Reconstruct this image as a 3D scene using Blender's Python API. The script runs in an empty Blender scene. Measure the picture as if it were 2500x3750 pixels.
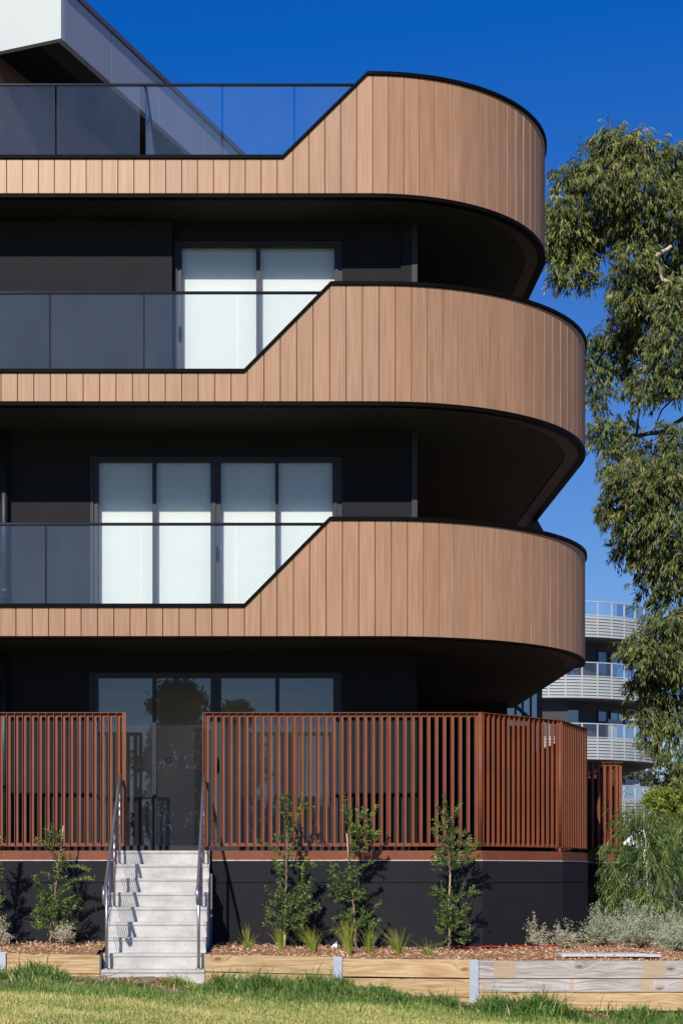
import bpy, math, random
import numpy as np
from mathutils import Vector
random.seed(7); rng = np.random.default_rng(7)
S = bpy.context.scene
COL = S.collection
R = math.radians
# ------------------------------------------------------------------ camera
ZC = 1.25; F = 6300.0; CX = 940.0; CY = 3200.0
cd = bpy.data.cameras.new('camera'); cam = bpy.data.objects.new('camera', cd); COL.objects.link(cam)
cam.location = (0, 0, ZC); cam.rotation_euler = (R(90), 0, 0)
cd.sensor_fit = 'VERTICAL'; cd.sensor_height = 36; cd.lens = 36*F/3750
cd.shift_x = (1250-CX)/3750; cd.shift_y = (CY-1875)/3750
cd.clip_start = 0.1; cd.clip_end = 6000
S.camera = cam
S.render.resolution_x = 682; S.render.resolution_y = 1024
# ------------------------------------------------------------------ light
SD = Vector((-.31, -1.0, .667)).normalized()          # towards the sun
EL = math.asin(SD.z); AZ = math.atan2(SD.x, SD.y)
w = bpy.data.worlds.new('World'); S.world = w; w.use_nodes = True
nt = w.node_tree; bg = nt.nodes['Background']
sky = nt.nodes.new('ShaderNodeTexSky'); sky.sky_type = 'NISHITA'; sky.sun_disc = False
sky.sun_elevation = EL; sky.sun_rotation = AZ; sky.air_density = 1.0; sky.dust_density = 0.0; sky.ozone_density = 6.0
vm = nt.nodes.new('ShaderNodeVectorMath'); vm.operation = 'MULTIPLY_ADD'
vm.inputs[1].default_value = (.85, .77, .59); vm.inputs[2].default_value = (-.78, -.40, 2.54)
vx = nt.nodes.new('ShaderNodeVectorMath'); vx.operation = 'MAXIMUM'; vx.inputs[1].default_value = (.03, .03, .03)
nt.links.new(sky.outputs[0], vm.inputs[0]); nt.links.new(vm.outputs[0], vx.inputs[0]); nt.links.new(vx.outputs[0], bg.inputs['Color'])
bg.inputs['Strength'].default_value = 0.1
sl = bpy.data.lights.new('sun', 'SUN'); so = bpy.data.objects.new('sun', sl); COL.objects.link(so)
sl.energy = 4.7; sl.angle = R(0.5); sl.color = (1, .945, .87)
so.rotation_euler = SD.to_track_quat('Z', 'Y').to_euler(); so.location = (-10, -30, 30)
S.view_settings.view_transform = 'Standard'; S.view_settings.look = 'None'
S.view_settings.exposure = 0.0; S.view_settings.gamma = 1
try:
    S.cycles.transparent_max_bounces = 24; S.cycles.max_bounces = 8
except Exception: pass

def P(px, py, D):
    return (((px-CX)/F*D), D, ZC+(CY-py)/F*D)
def PX(px, D): return (px-CX)/F*D
def PZ(py, D): return ZC+(CY-py)/F*D

# ------------------------------------------------------------------ materials
MATS = {}
def nd(nt, t, **k):
    n = nt.nodes.new('ShaderNode'+t)
    for a, b in k.items(): setattr(n, a, b)
    return n
def newmat(name):
    m = bpy.data.materials.new(name); m.use_nodes = True; MATS[name] = m
    return m, m.node_tree, m.node_tree.nodes['Principled BSDF']
def ramp(nt, stops, fac=None):
    r = nd(nt, 'ValToRGB'); e = r.color_ramp.elements
    while len(e) < len(stops): e.new(0.5)
    for i, (p, c) in enumerate(stops):
        e[i].position = p; e[i].color = (*c, 1)
    if fac is not None: nt.links.new(fac, r.inputs[0])
    return r
def noise(nt, scale, detail=4, vec=None, rough=.55, stretch=None):
    tc = nd(nt, 'TexCoord'); n = nd(nt, 'TexNoise'); n.inputs['Scale'].default_value = scale
    n.inputs['Detail'].default_value = detail; n.inputs['Roughness'].default_value = rough
    src = vec or tc.outputs['Object']
    if stretch:
        mp = nd(nt, 'Mapping'); mp.inputs['Scale'].default_value = stretch
        nt.links.new(src, mp.inputs[0]); src = mp.outputs[0]
    nt.links.new(src, n.inputs['Vector'])
    return n
def bump(nt, bs, h, strength, dist):
    b = nd(nt, 'Bump'); b.inputs['Strength'].default_value = strength; b.inputs['Distance'].default_value = dist
    nt.links.new(h, b.inputs['Height']); nt.links.new(b.outputs[0], bs.inputs['Normal'])
def plain(name, c, rough=.6, metal=0, var=.12, scale=3, bumps=0, bscale=150, spec=.5, detail=5):
    m, nt, bs = newmat(name)
    n = noise(nt, scale, detail)
    lo = tuple(x*(1-var) for x in c); hi = tuple(min(1, x*(1+var)) for x in c)
    r = ramp(nt, [(.3, lo), (.7, hi)], n.outputs[0])
    nt.links.new(r.outputs[0], bs.inputs['Base Color'])
    bs.inputs['Roughness'].default_value = rough; bs.inputs['Metallic'].default_value = metal
    bs.inputs['Specular IOR Level'].default_value = spec
    if bumps:
        n2 = noise(nt, bscale, 3); bump(nt, bs, n2.outputs[0], bumps, .003)
    return m
def mixc(nt, a, b, fac, mode='MIX'):
    mx = nd(nt, 'Mix', data_type='RGBA', blend_type=mode)
    for s, v in ((0, fac), (6, a), (7, b)):
        if hasattr(v, 'default_value') or hasattr(v, 'is_linked'): nt.links.new(v, mx.inputs[s])
        elif s == 0: mx.inputs[0].default_value = v
        else: mx.inputs[s].default_value = (*v, 1)
    return mx.outputs[2]
def mathn(nt, op, a, b=None):
    m = nd(nt, 'Math', operation=op)
    for i, v in enumerate((a, b)):
        if v is None: continue
        if isinstance(v, (int, float)): m.inputs[i].default_value = v
        else: nt.links.new(v, m.inputs[i])
    return m.outputs[0]

def cladding_mat():
    m, nt, bs = newmat('timber_cladding')
    at = nd(nt, 'Attribute', attribute_name='tone')
    tc = nd(nt, 'TexCoord')
    # shift the grain per board
    cmb = nd(nt, 'CombineXYZ'); nt.links.new(mathn(nt, 'MULTIPLY', at.outputs['Fac'], 37.0), cmb.inputs[2])
    ad = nd(nt, 'VectorMath', operation='ADD'); nt.links.new(tc.outputs['Object'], ad.inputs[0]); nt.links.new(cmb.outputs[0], ad.inputs[1])
    n1 = noise(nt, 1, 6, ad.outputs[0], .6, (38, 38, 1.1))
    n2 = noise(nt, 1, 3, ad.outputs[0], .6, (150, 150, 2.2))
    n3 = noise(nt, 1, 3, ad.outputs[0], .5, (9, 9, 1.6))
    r1 = ramp(nt, [(.28, (.31, .170, .083)), (.5, (.38, .214, .122)), (.75, (.43, .256, .155))], n1.outputs[0])
    r2 = ramp(nt, [(.3, (.86, .86, .86)), (.7, (1.08, 1.08, 1.08))], n2.outputs[0])
    r3 = ramp(nt, [(.3, (.93, .93, .93)), (.7, (1.06, 1.05, 1.04))], n3.outputs[0])
    c = mixc(nt, r1.outputs[0], r2.outputs[0], 1.0, 'MULTIPLY'); c = mixc(nt, c, r3.outputs[0], 1.0, 'MULTIPLY')
    rt = ramp(nt, [(0, (.92, .92, .94)), (1, (1.07, 1.06, 1.05))], at.outputs['Fac'])
    c = mixc(nt, c, rt.outputs[0], 1.0, 'MULTIPLY')
    nt.links.new(c, bs.inputs['Base Color'])
    bs.inputs['Roughness'].default_value = .9; bs.inputs['Specular IOR Level'].default_value = .0
    gl = nd(nt, 'BsdfGlossy'); gl.inputs['Roughness'].default_value = .36; gl.inputs['Color'].default_value = (1, .88, .76, 1)
    mx = nd(nt, 'MixShader'); mx.inputs[0].default_value = .048
    nt.links.new(bs.outputs[0], mx.inputs[1]); nt.links.new(gl.outputs[0], mx.inputs[2])
    nt.links.new(mx.outputs[0], nt.nodes['Material Output'].inputs['Surface'])
cladding_mat()
m = plain('dark_timber', (.15, .085, .065), .5, var=.2, scale=14)
plain('black_metal', (.007, .007, .008), .5, var=.2, spec=.2)
plain('coping_metal', (.0045, .004, .004), .55, var=.1, spec=.04)
plain('frame_metal', (.020, .022, .032), .45, var=.1, spec=.4)
plain('dark_render', (.0135, .0135, .0170), .85, var=.1, scale=2, bumps=.5, bscale=130, spec=.3)
plain('soffit_paint', (.024, .021, .016), .8, var=.1, scale=1.5)
plain('brown_edge', (.055, .032, .020), .6, var=.2, scale=4)
plain('white_panel', (.575, .61, .575), .45, var=.02, scale=1)
plain('grey_panel', (.40, .43, .435), .5, var=.03, scale=1)
plain('trim_grey', (.12, .125, .14), .45)
plain('blind_fabric', (.74, .80, .755), .9, var=.015, scale=2)
plain('interior_wall', (.80, .71, .58), .8, var=.03, scale=.7)
plain('interior_dark', (.12, .105, .09), .6)
plain('interior_white', (.7, .7, .68), .6)
plain('stainless', (.42, .41, .40), .36, .8, var=.05, scale=12)
plain('wire_steel', (.5, .5, .5), .3, 1)
plain('galvanised', (.46, .50, .56), .5, .25, var=.10, scale=9, detail=6)
plain('mortar', (.62, .58, .52), .9, var=.3, scale=30)
plain('bark', (.26, .17, .11), .85, var=.4, scale=15, bumps=.6, bscale=60)
plain('pale_bark', (.60, .48, .37), .8, var=.35, scale=12, bumps=.5, bscale=50)
plain('dark_bark', (.06, .05, .045), .85, var=.4, scale=5)
plain('stake_wood', (.62, .42, .26), .7, var=.2, scale=20)
plain('red_hose', (.5, .03, .03), .4)
plain('grey_slab', (.55, .54, .51), .8, var=.12, scale=10, bumps=.4, bscale=90)
plain('paint_white', (.42, .45, .44), .45, var=.04)
plain('soffit_grey', (.16, .165, .17), .8)
plain('block_dark', (.045, .044, .052), .7, var=.08)
plain('beige_wall', (.34, .32, .29), .8)
plain('stone', (.30, .25, .21), .9, var=.4, scale=20, bumps=.6, bscale=60)
plain('leaf_litter', (.30, .19, .12), .8, var=.4, scale=30)
plain('paper', (.8, .8, .8), .8)
plain('flower', (.8, .55, .03), .6)

def corten_mat():
    m, nt, bs = newmat('corten')
    n1 = noise(nt, 2.2, 6, rough=.6); n2 = noise(nt, 90, 4, rough=.7)
    n3 = noise(nt, 1, 4, stretch=(14, 14, 1.2))
    r = ramp(nt, [(.3, (.185, .053, .021)), (.7, (.243, .073, .031))], n1.outputs[0])
    r2 = ramp(nt, [(.3, (.88, .86, .84)), (.72, (1.08, 1.1, 1.12))], n2.outputs[0])
    r3 = ramp(nt, [(.35, (.88, .86, .84)), (.65, (1.06, 1.06, 1.06))], n3.outputs[0])
    c = mixc(nt, r.outputs[0], r2.outputs[0], 1, 'MULTIPLY'); c = mixc(nt, c, r3.outputs[0], .8, 'MULTIPLY')
    nt.links.new(c, bs.inputs['Base Color']); bs.inputs['Roughness'].default_value = .55
    bs.inputs['Specular IOR Level'].default_value = .35
    bump(nt, bs, n2.outputs[0], .25, .002)
corten_mat()

def concrete_mat():
    m, nt, bs = newmat('concrete')
    n1 = noise(nt, 3.0, 8, rough=.65); n2 = noise(nt, 60, 5, rough=.7)
    tc = nd(nt, 'TexCoord')
    n3 = noise(nt, 1, 5, stretch=(3, 3, 9))
    v = nd(nt, 'TexVoronoi'); v.inputs['Scale'].default_value = 42; nt.links.new(tc.outputs['Object'], v.inputs['Vector'])
    v2 = nd(nt, 'TexVoronoi'); v2.inputs['Scale'].default_value = 17; nt.links.new(tc.outputs['Object'], v2.inputs['Vector'])
    r = ramp(nt, [(.28, (.40, .385, .355)), (.5, (.53, .515, .48)), (.7, (.61, .60, .57))], n1.outputs[0])
    r3 = ramp(nt, [(.35, (.86, .85, .84)), (.6, (1.03, 1.03, 1.03))], n3.outputs[0])
    r2 = ramp(nt, [(.3, (.93, .93, .93)), (.7, (1.05, 1.05, 1.05))], n2.outputs[0])
    pr = ramp(nt, [(.05, (.35, .33, .31)), (.10, (1, 1, 1))], v.outputs['Distance'])
    pr2 = ramp(nt, [(.035, (.42, .40, .38)), (.06, (1, 1, 1))], v2.outputs['Distance'])
    c = mixc(nt, r.outputs[0], r2.outputs[0], 1, 'MULTIPLY'); c = mixc(nt, c, r3.outputs[0], 1, 'MULTIPLY')
    c = mixc(nt, c, pr.outputs[0], .7, 'MULTIPLY'); c = mixc(nt, c, pr2.outputs[0], .8, 'MULTIPLY')
    nt.links.new(c, bs.inputs['Base Color']); bs.inputs['Roughness'].default_value = .85
    bs.inputs['Specular IOR Level'].default_value = .3
    bump(nt, bs, n2.outputs[0], .35, .004)
concrete_mat()

def sleeper_mat(name, cols, weather):
    m, nt, bs = newmat(name)
    at = nd(nt, 'Attribute', attribute_name='tone'); tc = nd(nt, 'TexCoord')
    cmb = nd(nt, 'CombineXYZ'); nt.links.new(mathn(nt, 'MULTIPLY', at.outputs['Fac'], 11.0), cmb.inputs[0]); nt.links.new(mathn(nt, 'MULTIPLY', at.outputs['Fac'], 5.0), cmb.inputs[2])
    ad = nd(nt, 'VectorMath', operation='ADD'); nt.links.new(tc.outputs['Object'], ad.inputs[0]); nt.links.new(cmb.outputs[0], ad.inputs[1])
    v = nd(nt, 'TexVoronoi', voronoi_dimensions='2D'); v.inputs['Scale'].default_value = 1.0
    s0 = nd(nt, 'SeparateXYZ'); nt.links.new(ad.outputs[0], s0.inputs[0]); c0 = nd(nt, 'CombineXYZ')
    nt.links.new(mathn(nt, 'MULTIPLY', s0.outputs[0], 1.9), c0.inputs[0]); nt.links.new(mathn(nt, 'MULTIPLY', s0.outputs[2], 4.2), c0.inputs[1]); nt.links.new(c0.outputs[0], v.inputs['Vector'])
    # grain runs along X and bends round knots
    vs = nd(nt, 'SeparateColor'); nt.links.new(v.outputs['Color'], vs.inputs[0])
    has = mathn(nt, 'GREATER_THAN', vs.outputs[0], .72)
    knot = mathn(nt, 'MULTIPLY', mathn(nt, 'POWER', mathn(nt, 'SUBTRACT', 1.0, v.outputs['Distance']), 5.0), mathn(nt, 'ADD', mathn(nt, 'MULTIPLY', has, .8), .2))
    sep = nd(nt, 'SeparateXYZ'); nt.links.new(ad.outputs[0], sep.inputs[0])
    cb = nd(nt, 'CombineXYZ'); nt.links.new(mathn(nt, 'MULTIPLY', sep.outputs[0], 1.3), cb.inputs[0])
    nt.links.new(mathn(nt, 'ADD', mathn(nt, 'MULTIPLY', sep.outputs[2], 26.0), mathn(nt, 'MULTIPLY', knot, 5.0)), cb.inputs[2])
    nt.links.new(sep.outputs[1], cb.inputs[1])
    n1 = nd(nt, 'TexNoise'); n1.inputs['Scale'].default_value = 1.6; n1.inputs['Detail'].default_value = 7; nt.links.new(cb.outputs[0], n1.inputs['Vector'])
    n2 = noise(nt, 1, 5, ad.outputs[0], .6, (6, 6, 140))
    r = ramp(nt, [(.36, cols[0]), (.5, cols[1]), (.62, cols[2])], n1.outputs[0])
    r2 = ramp(nt, [(.3, (.74, .72, .70)), (.65, (1.08, 1.08, 1.08))], n2.outputs[0])
    c = mixc(nt, r.outputs[0], r2.outputs[0], 1, 'MULTIPLY')
    kr = ramp(nt, [(.05, (.42, .28, .17)), (.13, (1, 1, 1))], v.outputs['Distance'])
    c = mixc(nt, c, kr.outputs[0], mathn(nt, 'MULTIPLY', has, .85), 'MULTIPLY')
    if weather:   # bands where packing strips kept the timber clean
        n3 = noise(nt, 1, 2, ad.outputs[0], .5, (2.3, .01, .0))
        br = ramp(nt, [(.565, (0, 0, 0)), (.58, (1, 1, 1))], n3.outputs[0])
        c = mixc(nt, c, (.46, .33, .19), mathn(nt, 'MULTIPLY', br.outputs[0], .75))
    tn = ramp(nt, [(0, (.9, .9, .9)), (1, (1.08, 1.08, 1.08))], at.outputs['Fac'])
    c = mixc(nt, c, tn.outputs[0], 1, 'MULTIPLY')
    nt.links.new(c, bs.inputs['Base Color']); bs.inputs['Roughness'].default_value = .75
    bs.inputs['Specular IOR Level'].default_value = .3
    bump(nt, bs, n2.outputs[0], .35, .004)
sleeper_mat('new_sleeper', [(.40, .25, .11), (.56, .38, .19), (.66, .48, .27)], False)
sleeper_mat('grey_sleeper', [(.31, .27, .235), (.45, .41, .37), (.56, .52, .48)], True)

def foliage(name, stops, rough=.5, trans=.25, spec=.4):
    m, nt, bs = newmat(name)
    at = nd(nt, 'Attribute', attribute_name='tone')
    r = ramp(nt, stops, at.outputs['Fac'])
    nt.links.new(r.outputs[0], bs.inputs['Base Color'])
    bs.inputs['Roughness'].default_value = rough; bs.inputs['Specular IOR Level'].default_value = spec
    t = nd(nt, 'BsdfTranslucent'); mx = nd(nt, 'MixShader'); mx.inputs[0].default_value = trans
    nt.links.new(r.outputs[0], t.inputs['Color'])
    nt.links.new(bs.outputs[0], mx.inputs[1]); nt.links.new(t.outputs[0], mx.inputs[2])
    nt.links.new(mx.outputs[0], nt.nodes['Material Output'].inputs['Surface'])
foliage('gum_leaf', [(0, (.040, .065, .028)), (.45, (.115, .145, .040)), (.8, (.24, .26, .065)), (.95, (.36, .36, .11)), (1, (.36, .24, .10))], .5, .08, .3)
foliage('banksia_leaf', [(0, (.035, .080, .018)), (.5, (.10, .185, .038)), (.8, (.20, .31, .055)), (.93, (.26, .36, .05)), (.96, (.30, .33, .24)), (1, (.45, .46, .38))], .42, .2)
foliage('acacia_leaf', [(0, (.035, .075, .016)), (.5, (.095, .165, .034)), (1, (.24, .32, .08))], .45, .25)
foliage('salt_leaf', [(0, (.24, .31, .19)), (.5, (.40, .47, .31)), (1, (.60, .63, .44))], .8, .15, .2)
foliage('dry_salt_leaf', [(0, (.36, .34, .21)), (.5, (.55, .52, .36)), (1, (.74, .70, .52))], .8, .15, .2)
foliage('tuft_leaf', [(0, (.10, .16, .02)), (.5, (.25, .31, .04)), (1, (.48, .44, .09))], .5, .3)
foliage('lime_leaf', [(0, (.06, .10, .02)), (.5, (.20, .27, .035)), (1, (.42, .46, .06))], .5, .3)
foliage('far_leaf', [(0, (.04, .055, .03)), (.5, (.09, .11, .06)), (1, (.16, .17, .10))], .6, .15)
foliage('grass_blade', [(0, (.05, .11, .018)), (.35, (.12, .21, .035)), (.6, (.27, .36, .07)), (.8, (.56, .54, .15)), (1, (.72, .58, .27))], .55, .25)
foliage('dead_grass', [(0, (.22, .10, .045)), (.5, (.42, .24, .11)), (1, (.60, .44, .24))], .7, .15)
foliage('chip', [(0, (.24, .11, .05)), (.35, (.52, .30, .14)), (.75, (.70, .46, .25)), (1, (.78, .58, .38))], .85, 0, .2)

def ground_mat():
    m, nt, bs = newmat('lawn_soil')
    n1 = noise(nt, 1.6, 6); n2 = noise(nt, 40, 5, rough=.7)
    r = ramp(nt, [(.3, (.26, .26, .07)), (.6, (.40, .36, .13))], n1.outputs[0])
    r2 = ramp(nt, [(.3, (.6, .6, .6)), (.7, (1.15, 1.15, 1.15))], n2.outputs[0])
    g = mixc(nt, r.outputs[0], r2.outputs[0], 1, 'MULTIPLY')
    d1 = ramp(nt, [(.3, (.26, .19, .135)), (.7, (.44, .35, .27))], n1.outputs[0])
    d = mixc(nt, d1.outputs[0], r2.outputs[0], .7, 'MULTIPLY')
    tc = nd(nt, 'TexCoord'); sep = nd(nt, 'SeparateXYZ'); nt.links.new(tc.outputs['Object'], sep.inputs[0])
    y = mathn(nt, 'ADD', sep.outputs[1], mathn(nt, 'MULTIPLY', mathn(nt, 'SUBTRACT', n1.outputs[0], .5), 1.0))
    f = ramp(nt, [(.0, (0, 0, 0)), (1, (1, 1, 1))], mathn(nt, 'MULTIPLY', mathn(nt, 'SUBTRACT', y, 18.3), 3.0))
    nt.links.new(mixc(nt, g, d, f.outputs[0]), bs.inputs['Base Color'])
    bs.inputs['Roughness'].default_value = .95; bs.inputs['Specular IOR Level'].default_value = .15
    bump(nt, bs, n2.outputs[0], .7, .02)
ground_mat()
def mulch_mat():
    m, nt, bs = newmat('mulch')
    v = noise(nt, 45, 5, rough=.7, stretch=(1, 1, 1))
    r = ramp(nt, [(.3, (.16, .075, .035)), (.5, (.40, .21, .10)), (.7, (.55, .33, .17))], v.outputs[0])
    nt.links.new(r.outputs[0], bs.inputs['Base Color']); bs.inputs['Roughness'].default_value = .95
    bump(nt, bs, v.outputs[0], .9, .02)
mulch_mat()

def glass_mat(name, ior, tint, rough=0.0, extra=0.0, haze=0.0, haze_col=(.75, .85, .95)):
    m = bpy.data.materials.new(name); m.use_nodes = True; MATS[name] = m; nt = m.node_tree
    nt.nodes.remove(nt.nodes['Principled BSDF'])
    t = nd(nt, 'BsdfTransparent'); t.inputs[0].default_value = (*tint, 1)
    g = nd(nt, 'BsdfGlossy'); g.inputs['Roughness'].default_value = rough
    fr = nd(nt, 'Fresnel'); fr.inputs[0].default_value = ior
    mx = nd(nt, 'MixShader')
    nt.links.new(mathn(nt, 'ADD', fr.outputs[0], extra), mx.inputs[0])
    nt.links.new(t.outputs[0], mx.inputs[1]); nt.links.new(g.outputs[0], mx.inputs[2])
    out = mx.outputs[0]
    if haze:  # reflected sky and room light painted as a diffuse haze film
        df = nd(nt, 'BsdfDiffuse'); df.inputs[0].default_value = (*haze_col, 1); m2 = nd(nt, 'MixShader')
        n1 = noise(nt, 1, 5, stretch=(3, 3, 1.2)); n2 = noise(nt, 60, 4)
        dd = mathn(nt, 'MULTIPLY', mathn(nt, 'ADD', mathn(nt, 'MULTIPLY', n1.outputs[0], 1.1), mathn(nt, 'MULTIPLY', n2.outputs[0], .9)), haze)
        nt.links.new(dd, m2.inputs[0]); nt.links.new(out, m2.inputs[1]); nt.links.new(df.outputs[0], m2.inputs[2]); out = m2.outputs[0]
    nt.links.new(out, nt.nodes['Material Output'].inputs['Surface'])
glass_mat('rail_glass', 1.5, (.975, .98, .985), haze=.019, haze_col=(.58, .76, 1.0))
glass_mat('window_glass', 1.5, (.985, .985, .99))
glass_mat('entry_glass', 1.75, (.97, .975, .98), haze=.018, haze_col=(.95, .85, .78))
glass_mat('blue_glass', 1.7, (.30, .33, .36), 0, .22)
glass_mat('grey_frost', 1.5, (.35, .37, .42), .2, .1)

# ------------------------------------------------------------------ mesh builder
class MB:
    def __init__(s, org=(0, 0, 0)):
        s.v = []; s.f = []; s.t = []; s.sm = []
    def add(s, vs, fs, tone=.5, smooth=False):
        b = len(s.v); s.v += [tuple(x) for x in vs]
        for f in fs: s.f.append([b+i for i in f]); s.t.append(tone); s.sm.append(smooth)
        return s
    def box(s, x0, x1, y0, y1, z0, z1, tone=.5):
        v = [(x0, y0, z0), (x1, y0, z0), (x1, y1, z0), (x0, y1, z0), (x0, y0, z1), (x1, y0, z1), (x1, y1, z1), (x0, y1, z1)]
        return s.add(v, [(0, 3, 2, 1), (4, 5, 6, 7), (0, 1, 5, 4), (1, 2, 6, 5), (2, 3, 7, 6), (3, 0, 4, 7)], tone)
    def hexa(s, low, high, tone=.5):      # two 4-point rings
        return s.add(list(low)+list(high), [(3, 2, 1, 0), (4, 5, 6, 7), (0, 1, 5, 4), (1, 2, 6, 5), (2, 3, 7, 6), (3, 0, 4, 7)], tone)
    def prism(s, pts, z0, z1, tone=.5):   # counter-clockwise plan polygon
        n = len(pts)
        v = [(p[0], p[1], z0) for p in pts]+[(p[0], p[1], z1) for p in pts]
        f = [tuple(range(n-1, -1, -1)), tuple(range(n, 2*n))]+[(i, (i+1) % n, n+(i+1) % n, n+i) for i in range(n)]
        return s.add(v, f, tone)
    def slabxz(s, pts, y0, y1, tone=.5):  # polygon in XZ extruded along Y
        n = len(pts)
        v = [(p[0], y0, p[1]) for p in pts]+[(p[0], y1, p[1]) for p in pts]
        f = [tuple(range(n)), tuple(range(2*n-1, n-1, -1))]+[((i+1) % n, i, n+i, n+(i+1) % n) for i in range(n)]
        return s.add(v, f, tone)
    def sweep(s, sections, tone=.5, close=True, smooth=False, caps=True):
        n = len(sections[0]); v = []; f = []
        for sec in sections: v += sec
        m = len(sections)
        for i in range(m-1):
            for j in range(n if close else n-1):
                a = i*n+j; b = i*n+(j+1) % n
                f.append((a, b, b+n, a+n))
        s.add(v, f, tone, smooth)
        if close and caps:
            b = len(s.v)-len(v)
            s.f.append([b+j for j in range(n-1, -1, -1)]); s.t.append(tone); s.sm.append(False)
            s.f.append([b+(m-1)*n+j for j in range(n)]); s.t.append(tone); s.sm.append(False)
        return s
    def tube(s, pts, r, n=8, tone=.5):
        pts = [Vector(p) for p in pts]; secs = []
        rr = r if isinstance(r, (list, tuple)) else [r]*len(pts)
        up = None
        for i, p in enumerate(pts):
            d = (pts[min(i+1, len(pts)-1)]-pts[max(i-1, 0)]).normalized()
            if up is None:
                up = d.orthogonal().normalized()
            up = (up-d*up.dot(d)).normalized() if (up-d*up.dot(d)).length > 1e-5 else d.orthogonal().normalized()
            q = d.cross(up)
            secs.append([tuple(p+(up*math.cos(2*math.pi*k/n)+q*math.sin(2*math.pi*k/n))*rr[i]) for k in range(n)])
        return s.sweep(secs, tone, smooth=True)
    def build(s, name, mat, parent=None, org=(0, 0, 0), bevel=0):
        if parent is not None: org = parent['_o']
        me = bpy.data.meshes.new(name)
        o3 = Vector(org)
        me.from_pydata([(v[0]-o3[0], v[1]-o3[1], v[2]-o3[2]) for v in s.v], [], s.f)
        me.materials.append(MATS[mat])
        a = me.attributes.new('tone', 'FLOAT', 'FACE'); a.data.foreach_set('value', s.t)
        me.polygons.foreach_set('use_smooth', s.sm)
        me.update()
        ob = bpy.data.objects.new(name, me); COL.objects.link(ob)
        if parent is not None: ob.parent = parent
        else: ob.location = org
        ob['_o'] = tuple(org)
        if bevel:
            bm = ob.modifiers.new('bevel', 'BEVEL'); bm.width = bevel; bm.segments = 2; bm.limit_method = 'ANGLE'
        return ob
def tag(o, label=None, cat=None, group=None, kind=None):
    if label: o['label'] = label
    if cat: o['category'] = cat
    if group: o['group'] = group
    if kind: o['kind'] = kind
    return o
def empty(name, loc, label, cat, group=None):
    o = bpy.data.objects.new(name, None); COL.objects.link(o); o.location = loc; o['_o'] = tuple(loc); o.empty_display_size = .2
    return tag(o, label, cat, group)

def leafmesh(name, mat, C, A, N, L, W, T, parent=None, org=(0, 0, 0), bend=0.0):
    """diamond leaves: C base points, A axis, N side directions, L length, W width, T tone"""
    if parent is not None: org = parent['_o']
    C = np.asarray(C, float)-np.array(org); n = len(C)
    A = A/np.linalg.norm(A, axis=1)[:, None]
    Sd = np.cross(A, N); Sd /= (np.linalg.norm(Sd, axis=1)[:, None]+1e-9)
    Nn = np.cross(Sd, A)
    L = np.asarray(L)[:, None]; W = np.asarray(W)[:, None]
    mid = C+A*L*.45+Nn*L*bend*.5
    tip = C+A*L-Nn*L*bend*.5
    V = np.empty((n, 4, 3)); V[:, 0] = C; V[:, 1] = mid+Sd*W*.5; V[:, 2] = tip; V[:, 3] = mid-Sd*W*.5
    me = bpy.data.meshes.new(name)
    me.vertices.add(4*n); me.vertices.foreach_set('co', V.reshape(-1).astype(np.float32))
    me.loops.add(4*n); me.loops.foreach_set('vertex_index', np.arange(4*n, dtype=np.int32))
    me.polygons.add(n); me.polygons.foreach_set('loop_start', np.arange(0, 4*n, 4, dtype=np.int32))
    try: me.polygons.foreach_set('loop_total', np.full(n, 4, dtype=np.int32))
    except Exception: pass
    me.materials.append(MATS[mat])
    me.update(calc_edges=True)
    a = me.attributes.new('tone', 'FLOAT', 'FACE'); a.data.foreach_set('value', np.asarray(T, np.float32))
    ob = bpy.data.objects.new(name, me); COL.objects.link(ob)
    if parent is not None: ob.parent = parent
    else: ob.location = org
    ob['_o'] = tuple(org)
    return ob
def unit(n):
    v = rng.normal(size=(n, 3)); return v/np.linalg.norm(v, axis=1)[:, None]

# ================================================================== SETTING
def hgt(x, y):
    x = np.asarray(x, float); y = np.asarray(y, float)
    b = np.interp(x, [-40, -3, -1.8, -1.1, -.5, 1.0, 2.4, 3.6, 8, 40], [.13, .12, .085, .045, -.03, -.06, -.24, -.36, -.42, -.6])
    f = np.clip((19.9-y)/4.0, 0, 1.5)
    w = .013*np.sin(x*5.1+y*2.3)+.012*np.sin(x*2.2-y*3.7+1)+.008*np.sin(x*11+y*9)
    mound = .03*np.exp(-((y-19.0)/.35)**2)*(1/(1+np.exp((x+1.9)*6))+1/(1+np.exp(-(x+.6)*6))*.8/(1+np.exp((x-1.2)*4)))
    return b*(1-.35*np.clip(f, 0, 1))-.13*f+np.where(np.abs(y-18) < 6, w, 0)+mound
def grid(name, xs, ys, zf, mat, kind='structure', label=None, org=(0, 0, 0)):
    X, Y = np.meshgrid(xs, ys); Z = zf(X, Y); nx = len(xs); ny = len(ys)
    v = np.stack([X, Y, Z], -1).reshape(-1, 3)
    f = [(j*nx+i, j*nx+i+1, (j+1)*nx+i+1, (j+1)*nx+i) for j in range(ny-1) for i in range(nx-1)]
    mb = MB(); mb.add(v.tolist(), f, .5, True); o = mb.build(name, mat, None, org); o['kind'] = kind
    return o
xs = [-3000, -800, -200, -60, -20]+list(np.arange(-9, 11.01, .12))+[14, 20, 60, 200, 800, 3000]
ys = [-3000, -800, -200, -60, -20, 0, 6]+list(np.arange(12, 20.3, .1))+[24, 40, 80, 200, 800, 3000]
grid('ground', xs, ys, hgt, 'lawn_soil')
def bed_h(x, y):
    x = np.asarray(x, float); y = np.asarray(y, float)
    return np.interp(x, [-9, -.5, .9, 2.5, 13], [.305, .30, .262, .232, .228])+.010*np.sin(x*7+y*3)+.010*np.sin(x*3-y*8)+.05*np.clip((y-19.85)/.5, 0, 1)
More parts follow.
